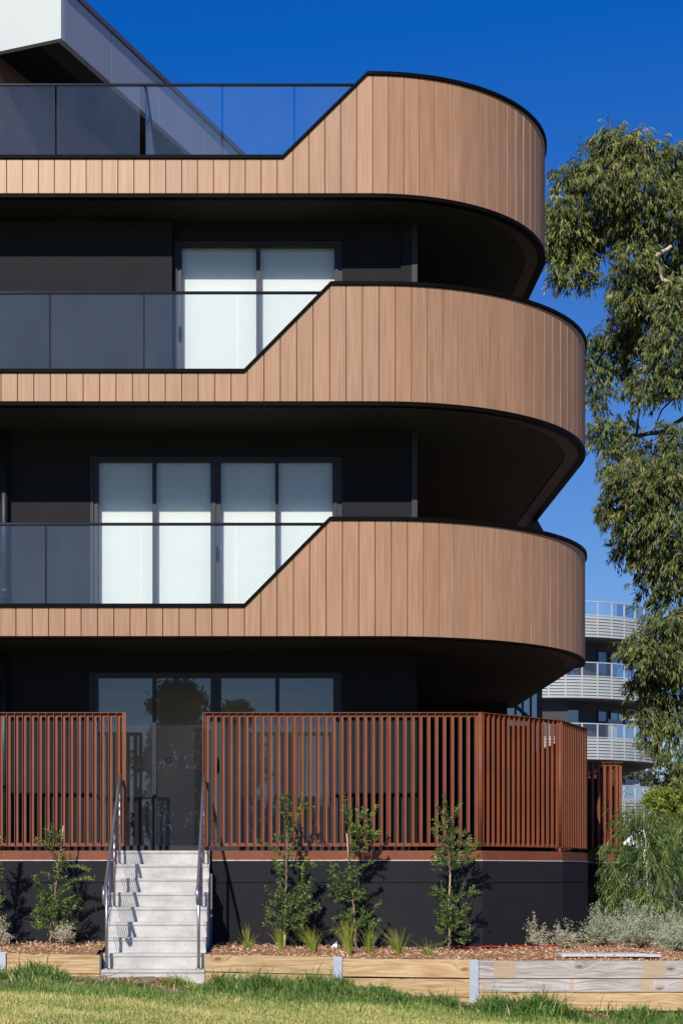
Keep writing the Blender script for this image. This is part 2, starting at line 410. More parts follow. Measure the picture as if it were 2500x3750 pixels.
grid('garden_bed', list(np.arange(-9, -1.86, .1))+[-1.86], list(np.arange(19.93, 22.1, .1)), bed_h, 'mulch')
grid('garden_bed', [-.53]+list(np.arange(-.5, 13, .1)), list(np.arange(19.79, 32, .1)), bed_h, 'mulch')
# long thin rise of ground beyond the garden, hiding nothing but the horizon seam
# ------------------------------------------------------------------ mulch chips (uncountable)
def chips():
    n = 26000
    x = rng.uniform(-4, 7.5, n); y = 19.82+rng.random(n)**1.6*3.6
    ok = ((x < -1.88) & (y > 19.96) & (y < 21.95)) | ((x > -.50) & (y < np.where(x < 2.8, 21.95, 24)))
    x = x[ok]; y = y[ok]; n = len(x)
    z = bed_h(x, y)+rng.uniform(.002, .03, n)
    A = unit(n); A[:, 2] *= .45; N = unit(n); N[:, 2] = np.abs(N[:, 2])+.5
    leafmesh('mulch_chips', 'chip', np.stack([x, y, z], 1), A, N, rng.uniform(.02, .065, n), rng.uniform(.008, .02, n), rng.random(n), org=(0, 20, .3))['kind'] = 'stuff'
    # nothing else here
chips()

# ================================================================== MAIN BUILDING
YW = 23.45
B = empty('apartment_building', (0, YW, 0), 'modern apartment block with stacked curved timber clad balconies and dark walls', 'building')
D1 = 22.05; XC1 = 1.565; R1 = 3.19
DT = 22.78; XCT = 1.50; RT = 2.73
XL = -9.0
def path_pts(D, xc, r, off, yend, ds=.2097, x0=XL, phase=0.0):
    """list of (s, x, y, nx, ny) sampling line, arc, line"""
    out = []
    return out
class Path:
    def __init__(s, D, xc, r, yend):
        s.D, s.xc, s.r, s.ye = D, xc, r, yend
        s.l1 = xc; s.l2 = xc+r*math.pi/2; s.l3 = s.l2+max(0, yend-(D+r))
    def at(s, t, off=0):        # t: arclength with t = x on the straight part
        if t <= s.l1: return (t, s.D-off, 0, -1)
        if t <= s.l2:
            a = (t-s.l1)/s.r
            return (s.xc+(s.r+off)*math.sin(a), s.D+s.r-(s.r+off)*math.cos(a), math.sin(a), -math.cos(a))
        return (s.xc+s.r+off, s.D+s.r+t-s.l2, 1, 0)
    def samples(s, t0, t1, step=.1):
        ts = [t0]
        if t0 < s.l1 < t1: ts.append(s.l1)
        a0 = max(t0, s.l1); a1 = min(t1, s.l2)
        if a1 > a0:
            n = max(1, int((a1-a0)/step))
            ts += [a0+(a1-a0)*k/n for k in range(1, n+1)]
        ts.append(t1)
        return sorted(set(round(t, 5) for t in ts))

def balcony(p, ztop_lo, ztop_hi, xr0, xr1, zbot, ztrim, zsoff, phase, bw, rail_z, rail_pxz, seams, tend, edge_band, slab_end, gx0=XL):
    """one balcony with its cladding, coping, trim, rail and glass"""
    def ztop(t):
        if t <= xr0: return ztop_lo
        if t >= xr1: return ztop_hi
        return ztop_lo+(ztop_hi-ztop_lo)*(t-xr0)/(xr1-xr0)
    # slab
    pts = [(XL, p.D+.06)]+[p.at(t, -.06)[:2] for t in p.samples(XL+.1, slab_end, .15)[1:]]
    last = p.at(slab_end, -.06)
    pts += [(last[0], 31.5), (XL, 31.5)]
    sl = MB().prism(pts, zsoff, zsoff+.26).build('balcony', 'soffit_paint', B)
    # cladding boards
    mb = MB(); g = .0065; th = .018
    k = math.floor((XL-phase)/bw); t = phase+k*bw
    t = max(t, XL)
    while t < tend-.02:
        t1 = phase+(math.floor((t-phase)/bw+1e-6)+1)*bw
        t1 = min(t1, tend)
        a0 = t+g; a1 = t1-g
        P0 = p.at(a0); P1 = p.at(a1)
        ins = [q for q in (xr0, xr1) if a0 < q < a1]
        tt = [a0]+ins+[a1]
        fr = []; bk = []
        nx = (P0[2]+P1[2])/2; ny = (P0[3]+P1[3])/2; l = math.hypot(nx, ny); nx /= l; ny /= l
        for q in tt:
            f = (q-a0)/(a1-a0); x = P0[0]+(P1[0]-P0[0])*f; y = P0[1]+(P1[1]-P0[1])*f
            fr.append((x, y)); bk.append((x-nx*th, y-ny*th))
        ch = .006; bk[0] = (bk[0][0]+ny*ch*0, bk[0][1]); dx_, dy_ = -ny, nx
        top = [ztop(q)-.005 for q in tt]
        n = len(tt); V = [(x, y, zbot) for x, y in fr]+[(fr[i][0], fr[i][1], top[i]) for i in range(n-1, -1, -1)]
        W_ = [(x, y, zbot) for x, y in bk]+[(bk[i][0], bk[i][1], top[i]) for i in range(n-1, -1, -1)]
        m_ = len(V)
        mb.add(V+W_, [tuple(range(m_)), tuple(range(2*m_-1, m_-1, -1))]+[((i+1) % m_, i, m_+i, m_+(i+1) % m_) for i in range(m_)], random.random())
        # lit lip along the left edge of each board
        a_, b_ = fr[0], (fr[0][0]-dx_*.0045-nx*.012, fr[0][1]-dy_*.0045-ny*.012)
        mb.add([(a_[0], a_[1], zbot), (b_[0], b_[1], zbot), (b_[0], b_[1], top[0]), (a_[0], a_[1], top[0])], [(0, 3, 2, 1)], .9)
        t = t1
    mb.build('cladding', 'timber_cladding', sl)
    # core wall behind the boards
    ts = sorted(set(p.samples(XL, tend, .12)+[q for q in (xr0, xr1)]))
    secs = []
    for t in ts:
        a = p.at(t, -.019); b = p.at(t, -.11)
        secs.append([(a[0], a[1], zbot-.0), (a[0], a[1], ztop(t)-.012), (b[0], b[1], ztop(t)-.012), (b[0], b[1], zbot)])
    MB().sweep(secs).build('parapet_core', 'black_metal', sl)
    # coping
    secs = []
    for t in ts:
        a = p.at(t, .028); b = p.at(t, -.13); z = ztop(t)
        secs.append([(a[0], a[1], z), (a[0], a[1], z+.045), (b[0], b[1], z+.045), (b[0], b[1], z)])
    MB().sweep(secs).build('coping', 'coping_metal', sl)
    # lower trim
    secs = []
    for t in p.samples(XL, tend, .12):
        a = p.at(t, .006); b = p.at(t, -.10); c = p.at(t, -.02)
        secs.append([(a[0], a[1], ztrim), (a[0], a[1], zbot-.012), (b[0], b[1], zbot-.012), (b[0], b[1], ztrim)])
    MB().sweep(secs).build('edge_trim', 'coping_metal', sl)
    if edge_band:
        secs = []
        for t in p.samples(p.l1+.3*p.r, tend, .12):
            f = min(1, (t-p.l1-.3*p.r)/(p.r*.9)); wd = .105+.17*f
            a = p.at(t, -.101); b = p.at(t, -wd-.02)
            secs.append([(a[0], a[1], ztrim+.006), (a[0], a[1], ztrim+.03), (b[0], b[1], ztrim+.03), (b[0], b[1], ztrim+.006)])
        MB().sweep(secs).build('edge_band', 'brown_edge', sl)
    # hand rail
    ye = p.D+.09
    f = (rail_z-.03-ztop_lo)/(ztop_hi-ztop_lo); xe = xr0+(xr1-xr0)*f
    MB().tube([(XL, ye, rail_z), (xe+.03, ye, rail_z)], .021, 10).build('handrail', 'frame_metal', sl)
    # glass panels between the seams
    for i in range(len(seams)+1):
        x0 = gx0 if i == 0 else seams[i-1][1]; x1 = xe if i == len(seams) else seams[i][0]
        if i == len(seams) and x0 < xr0:
            pol = [(x0, ztop_lo), (x1, ztop_lo), (x1, rail_z-.02), (x0, rail_z-.02)]
        else: pol = [(x0, ztop_lo), (x1, ztop_lo), (x1, rail_z-.02), (x0, rail_z-.02)]
        MB().slabxz(pol, ye-.005, ye+.005).build('glass_panel', 'rail_glass', sl)
    return sl
k1 = D1/F; kt = DT/F
def z1(py): return PZ(py, D1)
def zt_(py): return PZ(py, DT)
p1 = Path(D1, XC1, R1, 31.0); pT = Path(DT, XCT, RT, 31.0)
bal1 = balcony(p1, z1(2211)-.045, z1(1893)-.045, PX(894, D1), PX(1207, D1), z1(2329), z1(2336), 4.284, PX(0, D1)+.0, 59.7*k1,
        z1(1914.5), 0, [(PX(162, D1), PX(170, D1)), (PX(511, D1), PX(518, D1)), (PX(860, D1), PX(866, D1))], p1.l2+.05, True, p1.l2+.5)
bal2 = balcony(p1, z1(1352)-.045, z1(1031.6)-.045, PX(894, D1), PX(1210, D1), z1(1469), z1(1485), 7.27, PX(5, D1), 60.1*k1,
        z1(1064), 0, [(PX(177, D1), PX(184, D1)), (PX(523, D1), PX(529, D1)), (PX(867, D1), PX(873, D1))], p1.l2+5.6, True, p1.l2+.5)
bal3 = balcony(pT, zt_(569)-.045, zt_(263)-.045, PX(1035, DT), PX(1344, DT), zt_(707), zt_(723), 10.22, PX(25.5, DT), 58.2*kt,
        zt_(300), 0, [(PX(199, DT), PX(206, DT)), (PX(511, DT), PX(532, DT)), (PX(809, DT), PX(818, DT)), (PX(1074, DT), PX(1082, DT))], pT.l2+4.0, True, pT.l2+.5)
tag(bal1, 'lowest of the three timber clad balconies'); tag(bal2, 'middle timber clad balcony'); tag(bal3, 'top timber clad balcony, set slightly back')
# returning glass balustrade on the top balcony
xb = PX(532, DT)
MB().box(xb-.005, xb+.005, DT+.12, DT+4.5, 10.56, zt_(303)).build('glass_panel', 'rail_glass', bal3)
MB().tube([(xb, DT+.1, zt_(300)), (xb, DT+4.5, zt_(300))], .021, 8).build('handrail', 'frame_metal', bal3)

# facade walls: storeys with openings
def X(px): return PX(px, YW)
def Zw(py): return PZ(py, YW)
XR = X(1526)
def wall_with_opening(z0, z1_, ox0, ox1, oz0, oz1):
    mb = MB(); t = .22
    mb.box(XL, ox0, YW, YW+t, z0, z1_)
    mb.box(ox1, XR, YW, YW+t, z0, z1_)
    mb.box(ox0, ox1, YW+.002, YW+t, oz1, z1_)
    if oz0 > z0: mb.box(ox0, ox1, YW+.002, YW+t, z0, oz0)
    return mb.build('wall', 'dark_render', B)
TERR = 1.546
wall_with_opening(TERR-.3, 4.284, X(327), X(1252), TERR+.02, Zw(2462))
wall_with_opening(4.544, 7.27, X(331), X(1252), 4.60, Zw(1670))
YW = 23.70; XR = X(1526)
wall_with_opening(7.53, 10.22, X(638), X(1252), 7.58, Zw(878))
MB().box(XL, X(632), YW-.16, YW-.003, 7.53, 10.20).build('wall_panel', 'dark_render', B)
YW = 23.45; XR = X(1526)
# corner pilaster strips and side/back walls
for (a, b, yy) in ((4.544, 7.27, YW), (7.53, 10.22, 23.70)):
    MB().box(PX(1506, yy), PX(1526, yy)+.002, yy-.035, yy-.002, a, b).build('pilaster', 'frame_metal', B)
mb = MB(); mb.box(XR-.2, XR-.002, YW+.22, 30.6, TERR-.3, 10.22); mb.box(XR-.2, 4.45, 30.6, 30.8, TERR-.3, 10.22); mb.build('wall', 'dark_render', B)
MB().box(XL, 2.0, 23.9, 31.4, 10.48, 10.56).build('roof', 'trim_grey', B)

def window(x0p, x1p, panes, zt, zb, py_t, blind=True, handle=None, blind_drop=None):
    """panes: list of (px0, px1) clear glass widths"""
    x0, x1 = X(x0p), X(x1p)
    fr = MB(); y0, y1 = YW+.03, YW+.12
    zt_in = Zw(py_t)
    e = [x0]+[q for a, b in panes for q in (X(a), X(b))]+[x1]
    # vertical members
    for i in range(0, len(e), 2):
        wv = e[i+1]-e[i]
        fr.box(e[i], e[i+1], y0, y1, zb, zt)
        if wv > .09:   # sliding sash stile stepped in front
            if i == 0:
                fr.box(e[i]+.004, e[i]+wv*.36, y0-.03, y0-.001, zb, zt)
                fr.box(e[i]+wv*.62, e[i+1]-.008, y0-.012, y0-.001, zb, zt_in+.03)
            else: fr.box(e[i]+wv*.08, e[i+1]-wv*.52, y0-.02, y0-.001, zb, zt_in+.03)
    for i in range(1, len(e)-1, 2):
        fr.box(e[i], e[i+1], y0+.002, y1-.002, zt_in, zt)
        fr.box(e[i], e[i+1], y0+.002, y1-.002, zb, zb+.07)
    wd = fr.build('window', 'frame_metal', B)
    for a, b in panes:
        MB().box(X(a), X(b), y1-.045, y1-.037, zb+.07, zt_in).build('pane', 'window_glass' if blind else 'entry_glass', wd)
        if blind:
            MB().box(X(a)-.01, X(b)+.01, y1+.03, y1+.034, zb+.02, zt_in+.05).build('blind', 'blind_fabric', wd)
    if handle:
        hx, hz = X(handle[0]), Zw(handle[1]); w_ = .014
        pts = [(hx, y0-.02, hz+.09), (hx, y0-.06, hz+.07), (hx, y0-.068, hz), (hx, y0-.06, hz-.07), (hx, y0-.02, hz-.09)]
        MB().tube(pts, .011, 8).box(hx-w_, hx+w_, y0-.034, y0-.021, hz-.1, hz+.1).build('door_handle', 'black_metal', wd)
    return wd
YW = 23.70
window(638, 1252, [(666, 938), (953, 1225)], Zw(878), 7.58, 898, True, (658, 1221))
YW = 23.45
window(331, 1252, [(361, 558), (572, 771), (809, 1008), (1020, 1218)], Zw(1670), 4.60, 1688, True, (794, 2024))
window(327, 1252, [(359, 558), (572, 771), (810, 1008), (1023, 1221)], Zw(2462), TERR+.02, 2481, False, (795, 2800))

# ground floor room behind the glass
rb = MB(); yi = 26.3
rb.box(X(300), 2.1, yi, yi+.1, TERR, 4.1)
rb.box(X(300)-.1, X(300), YW+.24, yi, TERR, 4.1)
room = rb.build('interior_wall', 'interior_wall', B)
MB().box(X(300), 2.1, YW+.24, yi, 4.05, 4.12).build('ceiling', 'interior_white', B)
MB().box(X(300), 2.1, YW+.14, yi, TERR-.02, TERR+.015).build('interior_floor', 'interior_wall', B)
def I(px): return PX(px, yi)
def IZ(py): return PZ(py, yi)
MB().box(PX(598, yi-.05), PX(634, yi-.05), yi-.03, yi, IZ(2810), IZ(2771)).build('intercom_panel', 'interior_white', room, bevel=.003)
MB().box(PX(603, yi-.05), PX(628, yi-.05), yi-.036, yi-.031, IZ(2796), IZ(2775)).build('intercom_screen', 'black_metal', room)
db = MB(); db.box(I(705), I(712), yi-.05, yi, TERR, IZ(2660)); db.box(I(752), I(759), yi-.05, yi, TERR, IZ(2660)); db.box(I(705), I(759), yi-.055, yi, IZ(2666), IZ(2658))
db.build('door_frame', 'interior_white', room)
MB().box(I(713), I(751), yi-.03, yi-.002, TERR, IZ(2667)).build('interior_door', 'interior_dark', room)
cb = MB(); cb.box(PX(460, 25.5), PX(518, 25.5), 25.5, 26.2, TERR, PZ(2682, 25.5)); cb.build('cupboard', 'interior_dark', room)
MB().box(PX(478, 25.45), PX(481.5, 25.45), 25.47, 25.495, PZ(2990, 25.45), PZ(2697, 25.45)).build('cupboard_handle', 'interior_white', room)
for a_, b_ in ((596, 640), (1164, 1184)): MB().box(I(a_), I(b_), yi-.012, yi-.001, IZ(3092), IZ(3072)).build('power_outlet', 'interior_white', room)

# drain pipe in front of the walls on the left, one length per storey
for a, b, zz in ((TERR, 4.284, 2.4), (4.544, 7.27, PZ(2162, 23.3))):
    xp = PX(16, 23.33)
    d = MB().tube([(xp, YW-.10, a), (xp, YW-.10, b)], .048, 16).build('drainpipe', 'frame_metal', B)
    MB().tube([(xp, YW-.10, zz-.03), (xp, YW-.10, zz+.03)], .056, 16).box(xp-.02, xp+.02, YW-.05, YW-.001, zz-.02, zz+.02).build('bracket', 'frame_metal', d)

# terrace deck behind the fence
FK = 22.0/F
fence_poly = [(PX(1758, 22.0), 22.0), (1163*FK, 22.0+319*FK), (1330*FK, 22.0+693*FK), (1352*FK, 22.0+1300*FK), (1352*FK, 29.2)]
deck = [(XL, 22.05)]+[(x-.02, y+.05) for x, y in fence_poly]+[(XL, 29.2)]
MB().prism(deck, TERR-.16, TERR-.004).build('terrace', 'black_metal', B)

# penthouse: pale fascia box turned off the facade
def penthouse():
    Dc = 27.0; cx, cy = PX(224, Dc), Dc
    s = Vector((.431, 1, 0)).normalized(); l = Vector((-2.384, 1, 0)).normalized()
    zb = PZ(140, Dc); ztp = PZ(-56, Dc); c = Vector((cx, cy, 0))
    def q(a, b): return c+s*a+l*b
    Ls = 11.0; Lf = 8.0; t = .12
    def bxz(mb, p0, p1, n, z0, z1_, th):   # wall slab from p0 to p1, thickness toward n
        a, b = Vector(p0), Vector(p1); n = Vector(n)*th
        low = [(a.x, a.y, z0), (b.x, b.y, z0), (b.x+n.x, b.y+n.y, z0), (a.x+n.x, a.y+n.y, z0)]
        mb.hexa(low, [(x, y, z1_) for x, y, z in low])
    # front fascia panels
    mb = MB(); j0 = 0
    joints = [0, 1.97, 3.9, 5.9, Lf]
    for a, b in zip(joints[:-1], joints[1:]):
        bxz(mb, q(0, a+.006 if a else 0.0), q(0, b-.006), s, zb, ztp-.01, .1)
    ph = mb.build('penthouse', 'white_panel', B)
    mb = MB(); js = [0.1]+[.1+x for x in (1.55, 3.3, 5.15, 7.0, 8.9)]+[Ls]
    for a, b in zip(js[:-1], js[1:]):
        bxz(mb, q(a+.012, 0), q(b-.012, 0), l, zb, ztp-.01, .1)
    mb.build('side_fascia', 'grey_panel', ph)  # grey base puts the grazing shade of the white box into the colour
    mb = MB(); bxz(mb, q(.02, .02), q(Ls, .02), l, zb+.01, ztp-.03, .05); bxz(mb, q(.02, .02), q(.02, Lf), s, zb+.01, ztp-.03, .05); mb.build('lit_joint_backing', 'white_panel', ph)  # white backing paints the joints as sunlit edges
    mb = MB(); bxz(mb, q(-.03, -.03), q(Ls, -.03), l, ztp, ztp+.09, .2); bxz(mb, q(-.03, .171), q(-.03, Lf), s, ztp, ztp+.09, .2); mb.build('roof_trim', 'trim_grey', ph)
    # soffit and roof
    a, b, c2, d = q(.11, .11), q(Ls, .11), q(Ls, Lf), q(.11, Lf)
    MB().prism([(v.x, v.y) for v in (a, b, c2, d)], zb+.09, zb+.14).build('soffit', 'black_metal', ph)
    MB().prism([(v.x, v.y) for v in (a, b, c2, d)], ztp-.12, ztp-.02).build('roof', 'trim_grey', ph)
    # perimeter lip of soffit
    mb = MB(); bxz(mb, q(.1, .1), q(Ls, .1), l, zb+.005, zb+.088, .35); mb.build('soffit_lip', 'soffit_paint', ph)
    # timber wall, parallel to the side fascia
    w0 = Vector((-4.15, 27.8, 0)); off = (w0-c).dot(Vector((-s.y, s.x, 0)))
    base = w0-s*2.4
    mb = MB()
    for i in range(62):
        u0 = base+s*(.19*i+.004); u1 = base+s*(.19*(i+1)-.004)
        low = [(u0.x, u0.y, 10.3), (u1.x, u1.y, 10.3), (u1.x+l.x*.03, u1.y+l.y*.03, 10.3), (u0.x+l.x*.03, u0.y+l.y*.03, 10.3)]
        mb.hexa(low, [(x, y, zb+.089) for x, y, z in low], random.random())
    mb.build('timber_wall', 'dark_timber', ph)
    mb = MB(); e = base+s*11.7
    low = [(base.x+l.x*.04, base.y+l.y*.04, 10.3), (e.x+l.x*.04, e.y+l.y*.04, 10.3), (e.x+l.x*3, e.y+l.y*3, 10.3), (base.x+l.x*3, base.y+l.y*3, 10.3)]
    mb.hexa(low, [(x, y, zb+.089) for x, y, z in low]); mb.build('wall', 'black_metal', ph)
penthouse()

# glazed stair wing beyond the back wall
def wing():
    D = 33.0
    x0, x1 = PX(1700, D), PX(1984, D); zb, zt2 = .3, PZ(2510, D)
    fr = MB()
    fr.box(PX(1966, D), x1, D, D+3, zb, zt2)
    fr.box(x0, PX(1966, D), D+.02, D+.1, zt2-.08, zt2)
    for px in (1887, 1913, 1943): fr.box(PX(px, D)-.018, PX(px, D)+.018, D, D+.06, zb, zt2-.08)
    a = P(1890, 2585, D-.05); b = P(1970, 2655, D-.05)
    fr.hexa([(a[0], D-.04, a[2]-.03), (b[0], D-.04, b[2]-.03), (b[0], D-.003, b[2]-.03), (a[0], D-.003, a[2]-.03)],
            [(a[0], D-.04, a[2]+.03), (b[0], D-.04, b[2]+.03), (b[0], D-.003, b[2]+.03), (a[0], D-.003, a[2]+.03)])
    f = fr.build('stair_wing', 'frame_metal', B)
    MB().box(x0, PX(1966, D), D+.03, D+.04, zb, zt2-.08).build('pane', 'blue_glass', f)
    # sloping spandrel below the rail
    lo = [(PX(1880, D), zb), (PX(1962, D), zb), (PX(1962, D), PZ(2675, D)), (PX(1880, D), PZ(2612, D))]
    MB().slabxz(lo, D-.002, D+.02).build('spandrel', 'blind_fabric', f)
    MB().box(x0-1.5, PX(1966, D), D+1.2, D+1.3, zb, zt2).build('wall', 'block_dark', f)
wing()
MB().box(2.3, PX(1966, 30.7), 30.85, 30.95, TERR-1.5, PZ(2655, 30.7)).build('wall', 'black_metal', B)
# small triangular screen at the back of the lowest balcony
D = 29.3
MB().slabxz([(PX(1930, D), PZ(1960, D)), (PX(1990, D), PZ(1960, D)), (PX(1988, D), PZ(1942, D)), (PX(1960, D), PZ(1893, D))], D, D+.05).build('end_screen', 'frame_metal', bal1)

# ================================================================== PLINTH WALL, BEAM, FENCES
def offset_poly(poly, o):
    out = []
    for i, p in enumerate(poly):
        ns = []
        for a, b in ((i-1, i), (i, i+1)):
            if a < 0 or b >= len(poly): continue
            d = Vector((poly[b][0]-poly[a][0], poly[b][1]-poly[a][1])).normalized(); ns.append(Vector((d.y, -d.x)))
        n = sum(ns, Vector((0, 0))).normalized(); c = n.dot(ns[0])
        out.append((p[0]+n.x*o/c, p[1]+n.y*o/c))
    return out
def strip(mb, poly, o0, o1, z0, z1_):
    A = offset_poly(poly, o0); Bq = offset_poly(poly, o1)
    secs = [[(a[0], a[1], z0), (a[0], a[1], z1_), (b[0], b[1], z1_), (b[0], b[1], z0)] for a, b in zip(A, Bq)]
    return mb.sweep(secs)
zcap = PZ(2611, 22.0)
WTOP = PZ(3150, 21.95)
SX0, SX1 = -1.785, -.597
def plinth(x0, poly_end, name, label):
    poly = [(x0, 22.0)]+poly_end
    root = empty(name, (x0, 22.0, 0), label, 'wall')
    ZJ = PZ(3233, 21.95)
    mb = MB(); strip(mb, poly, .05, -.15, -.3, ZJ-.006); strip(mb, poly, .05, -.15, ZJ+.006, WTOP-.006); strip(mb, poly, .038, -.14, ZJ-.01, ZJ+.01)
    mb.build('rendered_wall', 'dark_render', root)
    mb = MB(); strip(mb, poly, .054, -.02, WTOP-.008, WTOP+.004); mb.build('mortar_joint', 'mortar', root)
    mb = MB(); strip(mb, poly, .040, .028, WTOP+.006, PZ(3115, 21.96)); strip(mb, poly, .056, .028, WTOP+.004, WTOP+.010)
    bm_ = mb.build('edge_beam', 'corten', root)
    # bolts
    return root, bm_
wl, b1 = plinth(XL, [(SX0-.03, 22.0)], 'plinth_wall', 'dark rendered plinth wall with rust steel edging, left of the steps')
wr, b2 = plinth(SX1+.03, fence_poly, 'plinth_wall', 'dark rendered plinth wall with rust steel edging, from steps round the corner')
for xs_, par in (([-3.22, -4.6], b1), ([.07, 1.25, 2.4], b2)):
    for x in xs_: MB().tube([(x, 21.962, 1.49), (x, 21.95, 1.49)], .007, 8).build('bolt', 'stainless', par)

def fence(poly, root, pitch=.1005, lead=0.02, ztop_=None):
    ztop_ = ztop_ or zcap
    zc_, zf = ztop_, PZ(3098, 22.0); mb = MB(); bl = []
    for si, (a, b) in enumerate(zip(poly[:-1], poly[1:])):
        fw = .076 if si == 2 and len(poly) > 5 else .052 if si == 1 and len(poly) > 5 else .047
        a = Vector((a[0], a[1])); b = Vector((b[0], b[1])); d = (b-a); L = d.length; d.normalize(); n = Vector((d.y, -d.x))
        m = max(1, round(L/pitch)); pt = L/m
        def bx(u0, u1, v0, v1, z0, z1_):    # v outward
            q = [a+d*u0+n*v1, a+d*u1+n*v1, a+d*u1+n*v0, a+d*u0+n*v0]
            mb.hexa([(w_.x, w_.y, z0) for w_ in q], [(w_.x, w_.y, z1_) for w_ in q])
        for i in range(m):
            u = i*pt+lead
            bx(u, u+.007, -.002, .042, zf+.004, zc_-.004)        # fin
            bx(u+.008, u+fw, -.002, .004, zf+.03, zc_-.045)      # face
            c = a+d*(u+.03)+n*.006
            bl.append(MB().tube([(c.x, c.y, zf+.018), (c.x+n.x*.006, c.y+n.y*.006, zf+.018)], .0055, 6))
    root2 = mb.build('slat_panel', 'corten', root)
    mb = MB()
    strip(mb, poly, .046, -.01, zc_-.003, zc_+.005)
    strip(mb, poly, -.003, -.010, zc_-.05, zc_-.004)
    mb.build('top_rail', 'corten', root)
    mb = MB(); strip(mb, poly, .046, -.01, zf-.006, zf+.002); strip(mb, poly, .003, -.003, zf+.003, zf+.038); mb.build('foot_rail', 'corten', root)
    for q in bl[-100:]: q.build('bolt', 'stainless', root2)
    # posts behind
    for (a, b) in zip(poly[:-1], poly[1:]):
        a = Vector((a[0], a[1])); b = Vector((b[0], b[1])); d = (b-a); L = d.length; d.normalize(); n = Vector((d.y, -d.x))
        k_ = max(1, round(L/1.35))
        for i in range(k_+1):
            if i == k_ and b is not None and (b-Vector(poly[-1])).length > 1e-4: continue
            c = a+d*(min(max(L*i/k_, .04), L-.04))-n*.05
            MB().box(c.x-.02, c.x+.02, c.y-.02, c.y+.02, TERR-.05, zc_-.052).build('post', 'corten', root)
xfl = PX(464, 22.0); xfr = PX(742, 22.0)
f1 = empty('steel_fence', (xfl, 22.0, TERR), 'rust coloured steel slat fence left of the concrete steps', 'fence', None)
fence([(XL, 22.0), (xfl-.05, 22.0)], f1)
MB().box(xfl-.05, xfl-.004, 21.955, 22.01, PZ(3098, 22.0)-.004, zcap+.004).build('end_post', 'corten', f1)
f2 = empty('steel_fence', (xfr, 22.0, TERR), 'long rust coloured slat fence right of the steps, bending round the corner', 'fence', None)
MB().box(xfr, xfr+.012, 21.955, 22.01, PZ(3098, 22.0)-.004, zcap+.004).build('end_post', 'corten', f2)
fence([(xfr+.014, 22.0)]+fence_poly, f2)
for (x, y) in fence_poly[:3]:
    MB().tube([(x-.004, y-.012, PZ(3098, 22.0)-.008), (x-.004, y-.012, zcap+.008)], .038, 4).build('corner_post', 'corten', f2)
# farther enclosure
D2 = 26.6; x2a, x2b = PX(2146, D2), PX(2266, D2)
fp = [(x2a-.5, D2+.4), (x2a+.05, D2), (x2b, D2), (x2b+.02, D2+3)]
f3 = empty('steel_fence', (x2a, D2, TERR), 'short rust coloured slat fence farther back, beside the leafy shrubs', 'fence', None)
fence(fp, f3, ztop_=PZ(2793, D2))
wr2 = empty('plinth_wall', (x2a, D2, 0), 'dark plinth wall under the short far fence, behind the shrubs', 'wall')
fq = [(x2a-.5, D2+.4), (x2a+.05, D2), (x2b, D2), (x2b+.02, D2+8)]
mb = MB(); strip(mb, fq, .05, -.15, 0, PZ(3233, 22)-.006); strip(mb, fq, .05, -.15, PZ(3233, 22)+.006, WTOP-.006); strip(mb, fq, .038, -.14, .1, WTOP-.05); mb.build('rendered_wall', 'dark_render', wr2)
mb = MB(); strip(mb, fq, .054, -.02, WTOP-.008, WTOP+.004); mb.build('mortar_joint', 'mortar', wr2)
mb = MB(); strip(mb, fq, .040, .028, WTOP+.006, PZ(3113, 21.95)); mb.build('edge_beam', 'corten', wr2)
MB().box(x2a-.2, x2b-.1, D2+1.2, D2+1.3, TERR, PZ(2850, D2+1.2)).build('inner_screen', 'black_metal', wr2)

# ================================================================== STEPS
mb = MB()
ST = [(3115.3, 21.95)]
tr = [TERR-.175*k for k in range(9)]
pts = []
for k in range(9):
    y = 21.95-.2725*k
    pts.append((y, tr[k]))
prof = [(22.3, tr[0])]
for k in range(9):
    y = 21.95-.2725*k
    zb = tr[k+1] if k < 8 else -.25
    prof += [(y-.008, tr[k]), (y-.008, tr[k]-.03), (y+.006, tr[k]-.045), (y+.006, zb)]
prof += [(22.3, -.25)]
n = len(prof)
v = [(SX0, y, z) for y, z in prof]+[(SX1, y, z) for y, z in prof]
mb.add(v, [tuple(range(n)), tuple(range(2*n-1, n-1, -1))]+[((i+1) % n, i, n+i, n+(i+1) % n) for i in range(n)])
steps = mb.build('concrete_steps', 'concrete', None, (-1.19, 20.8, 0), bevel=.005)
tag(steps, 'flight of pale concrete steps rising from the lawn to the terrace', 'steps')

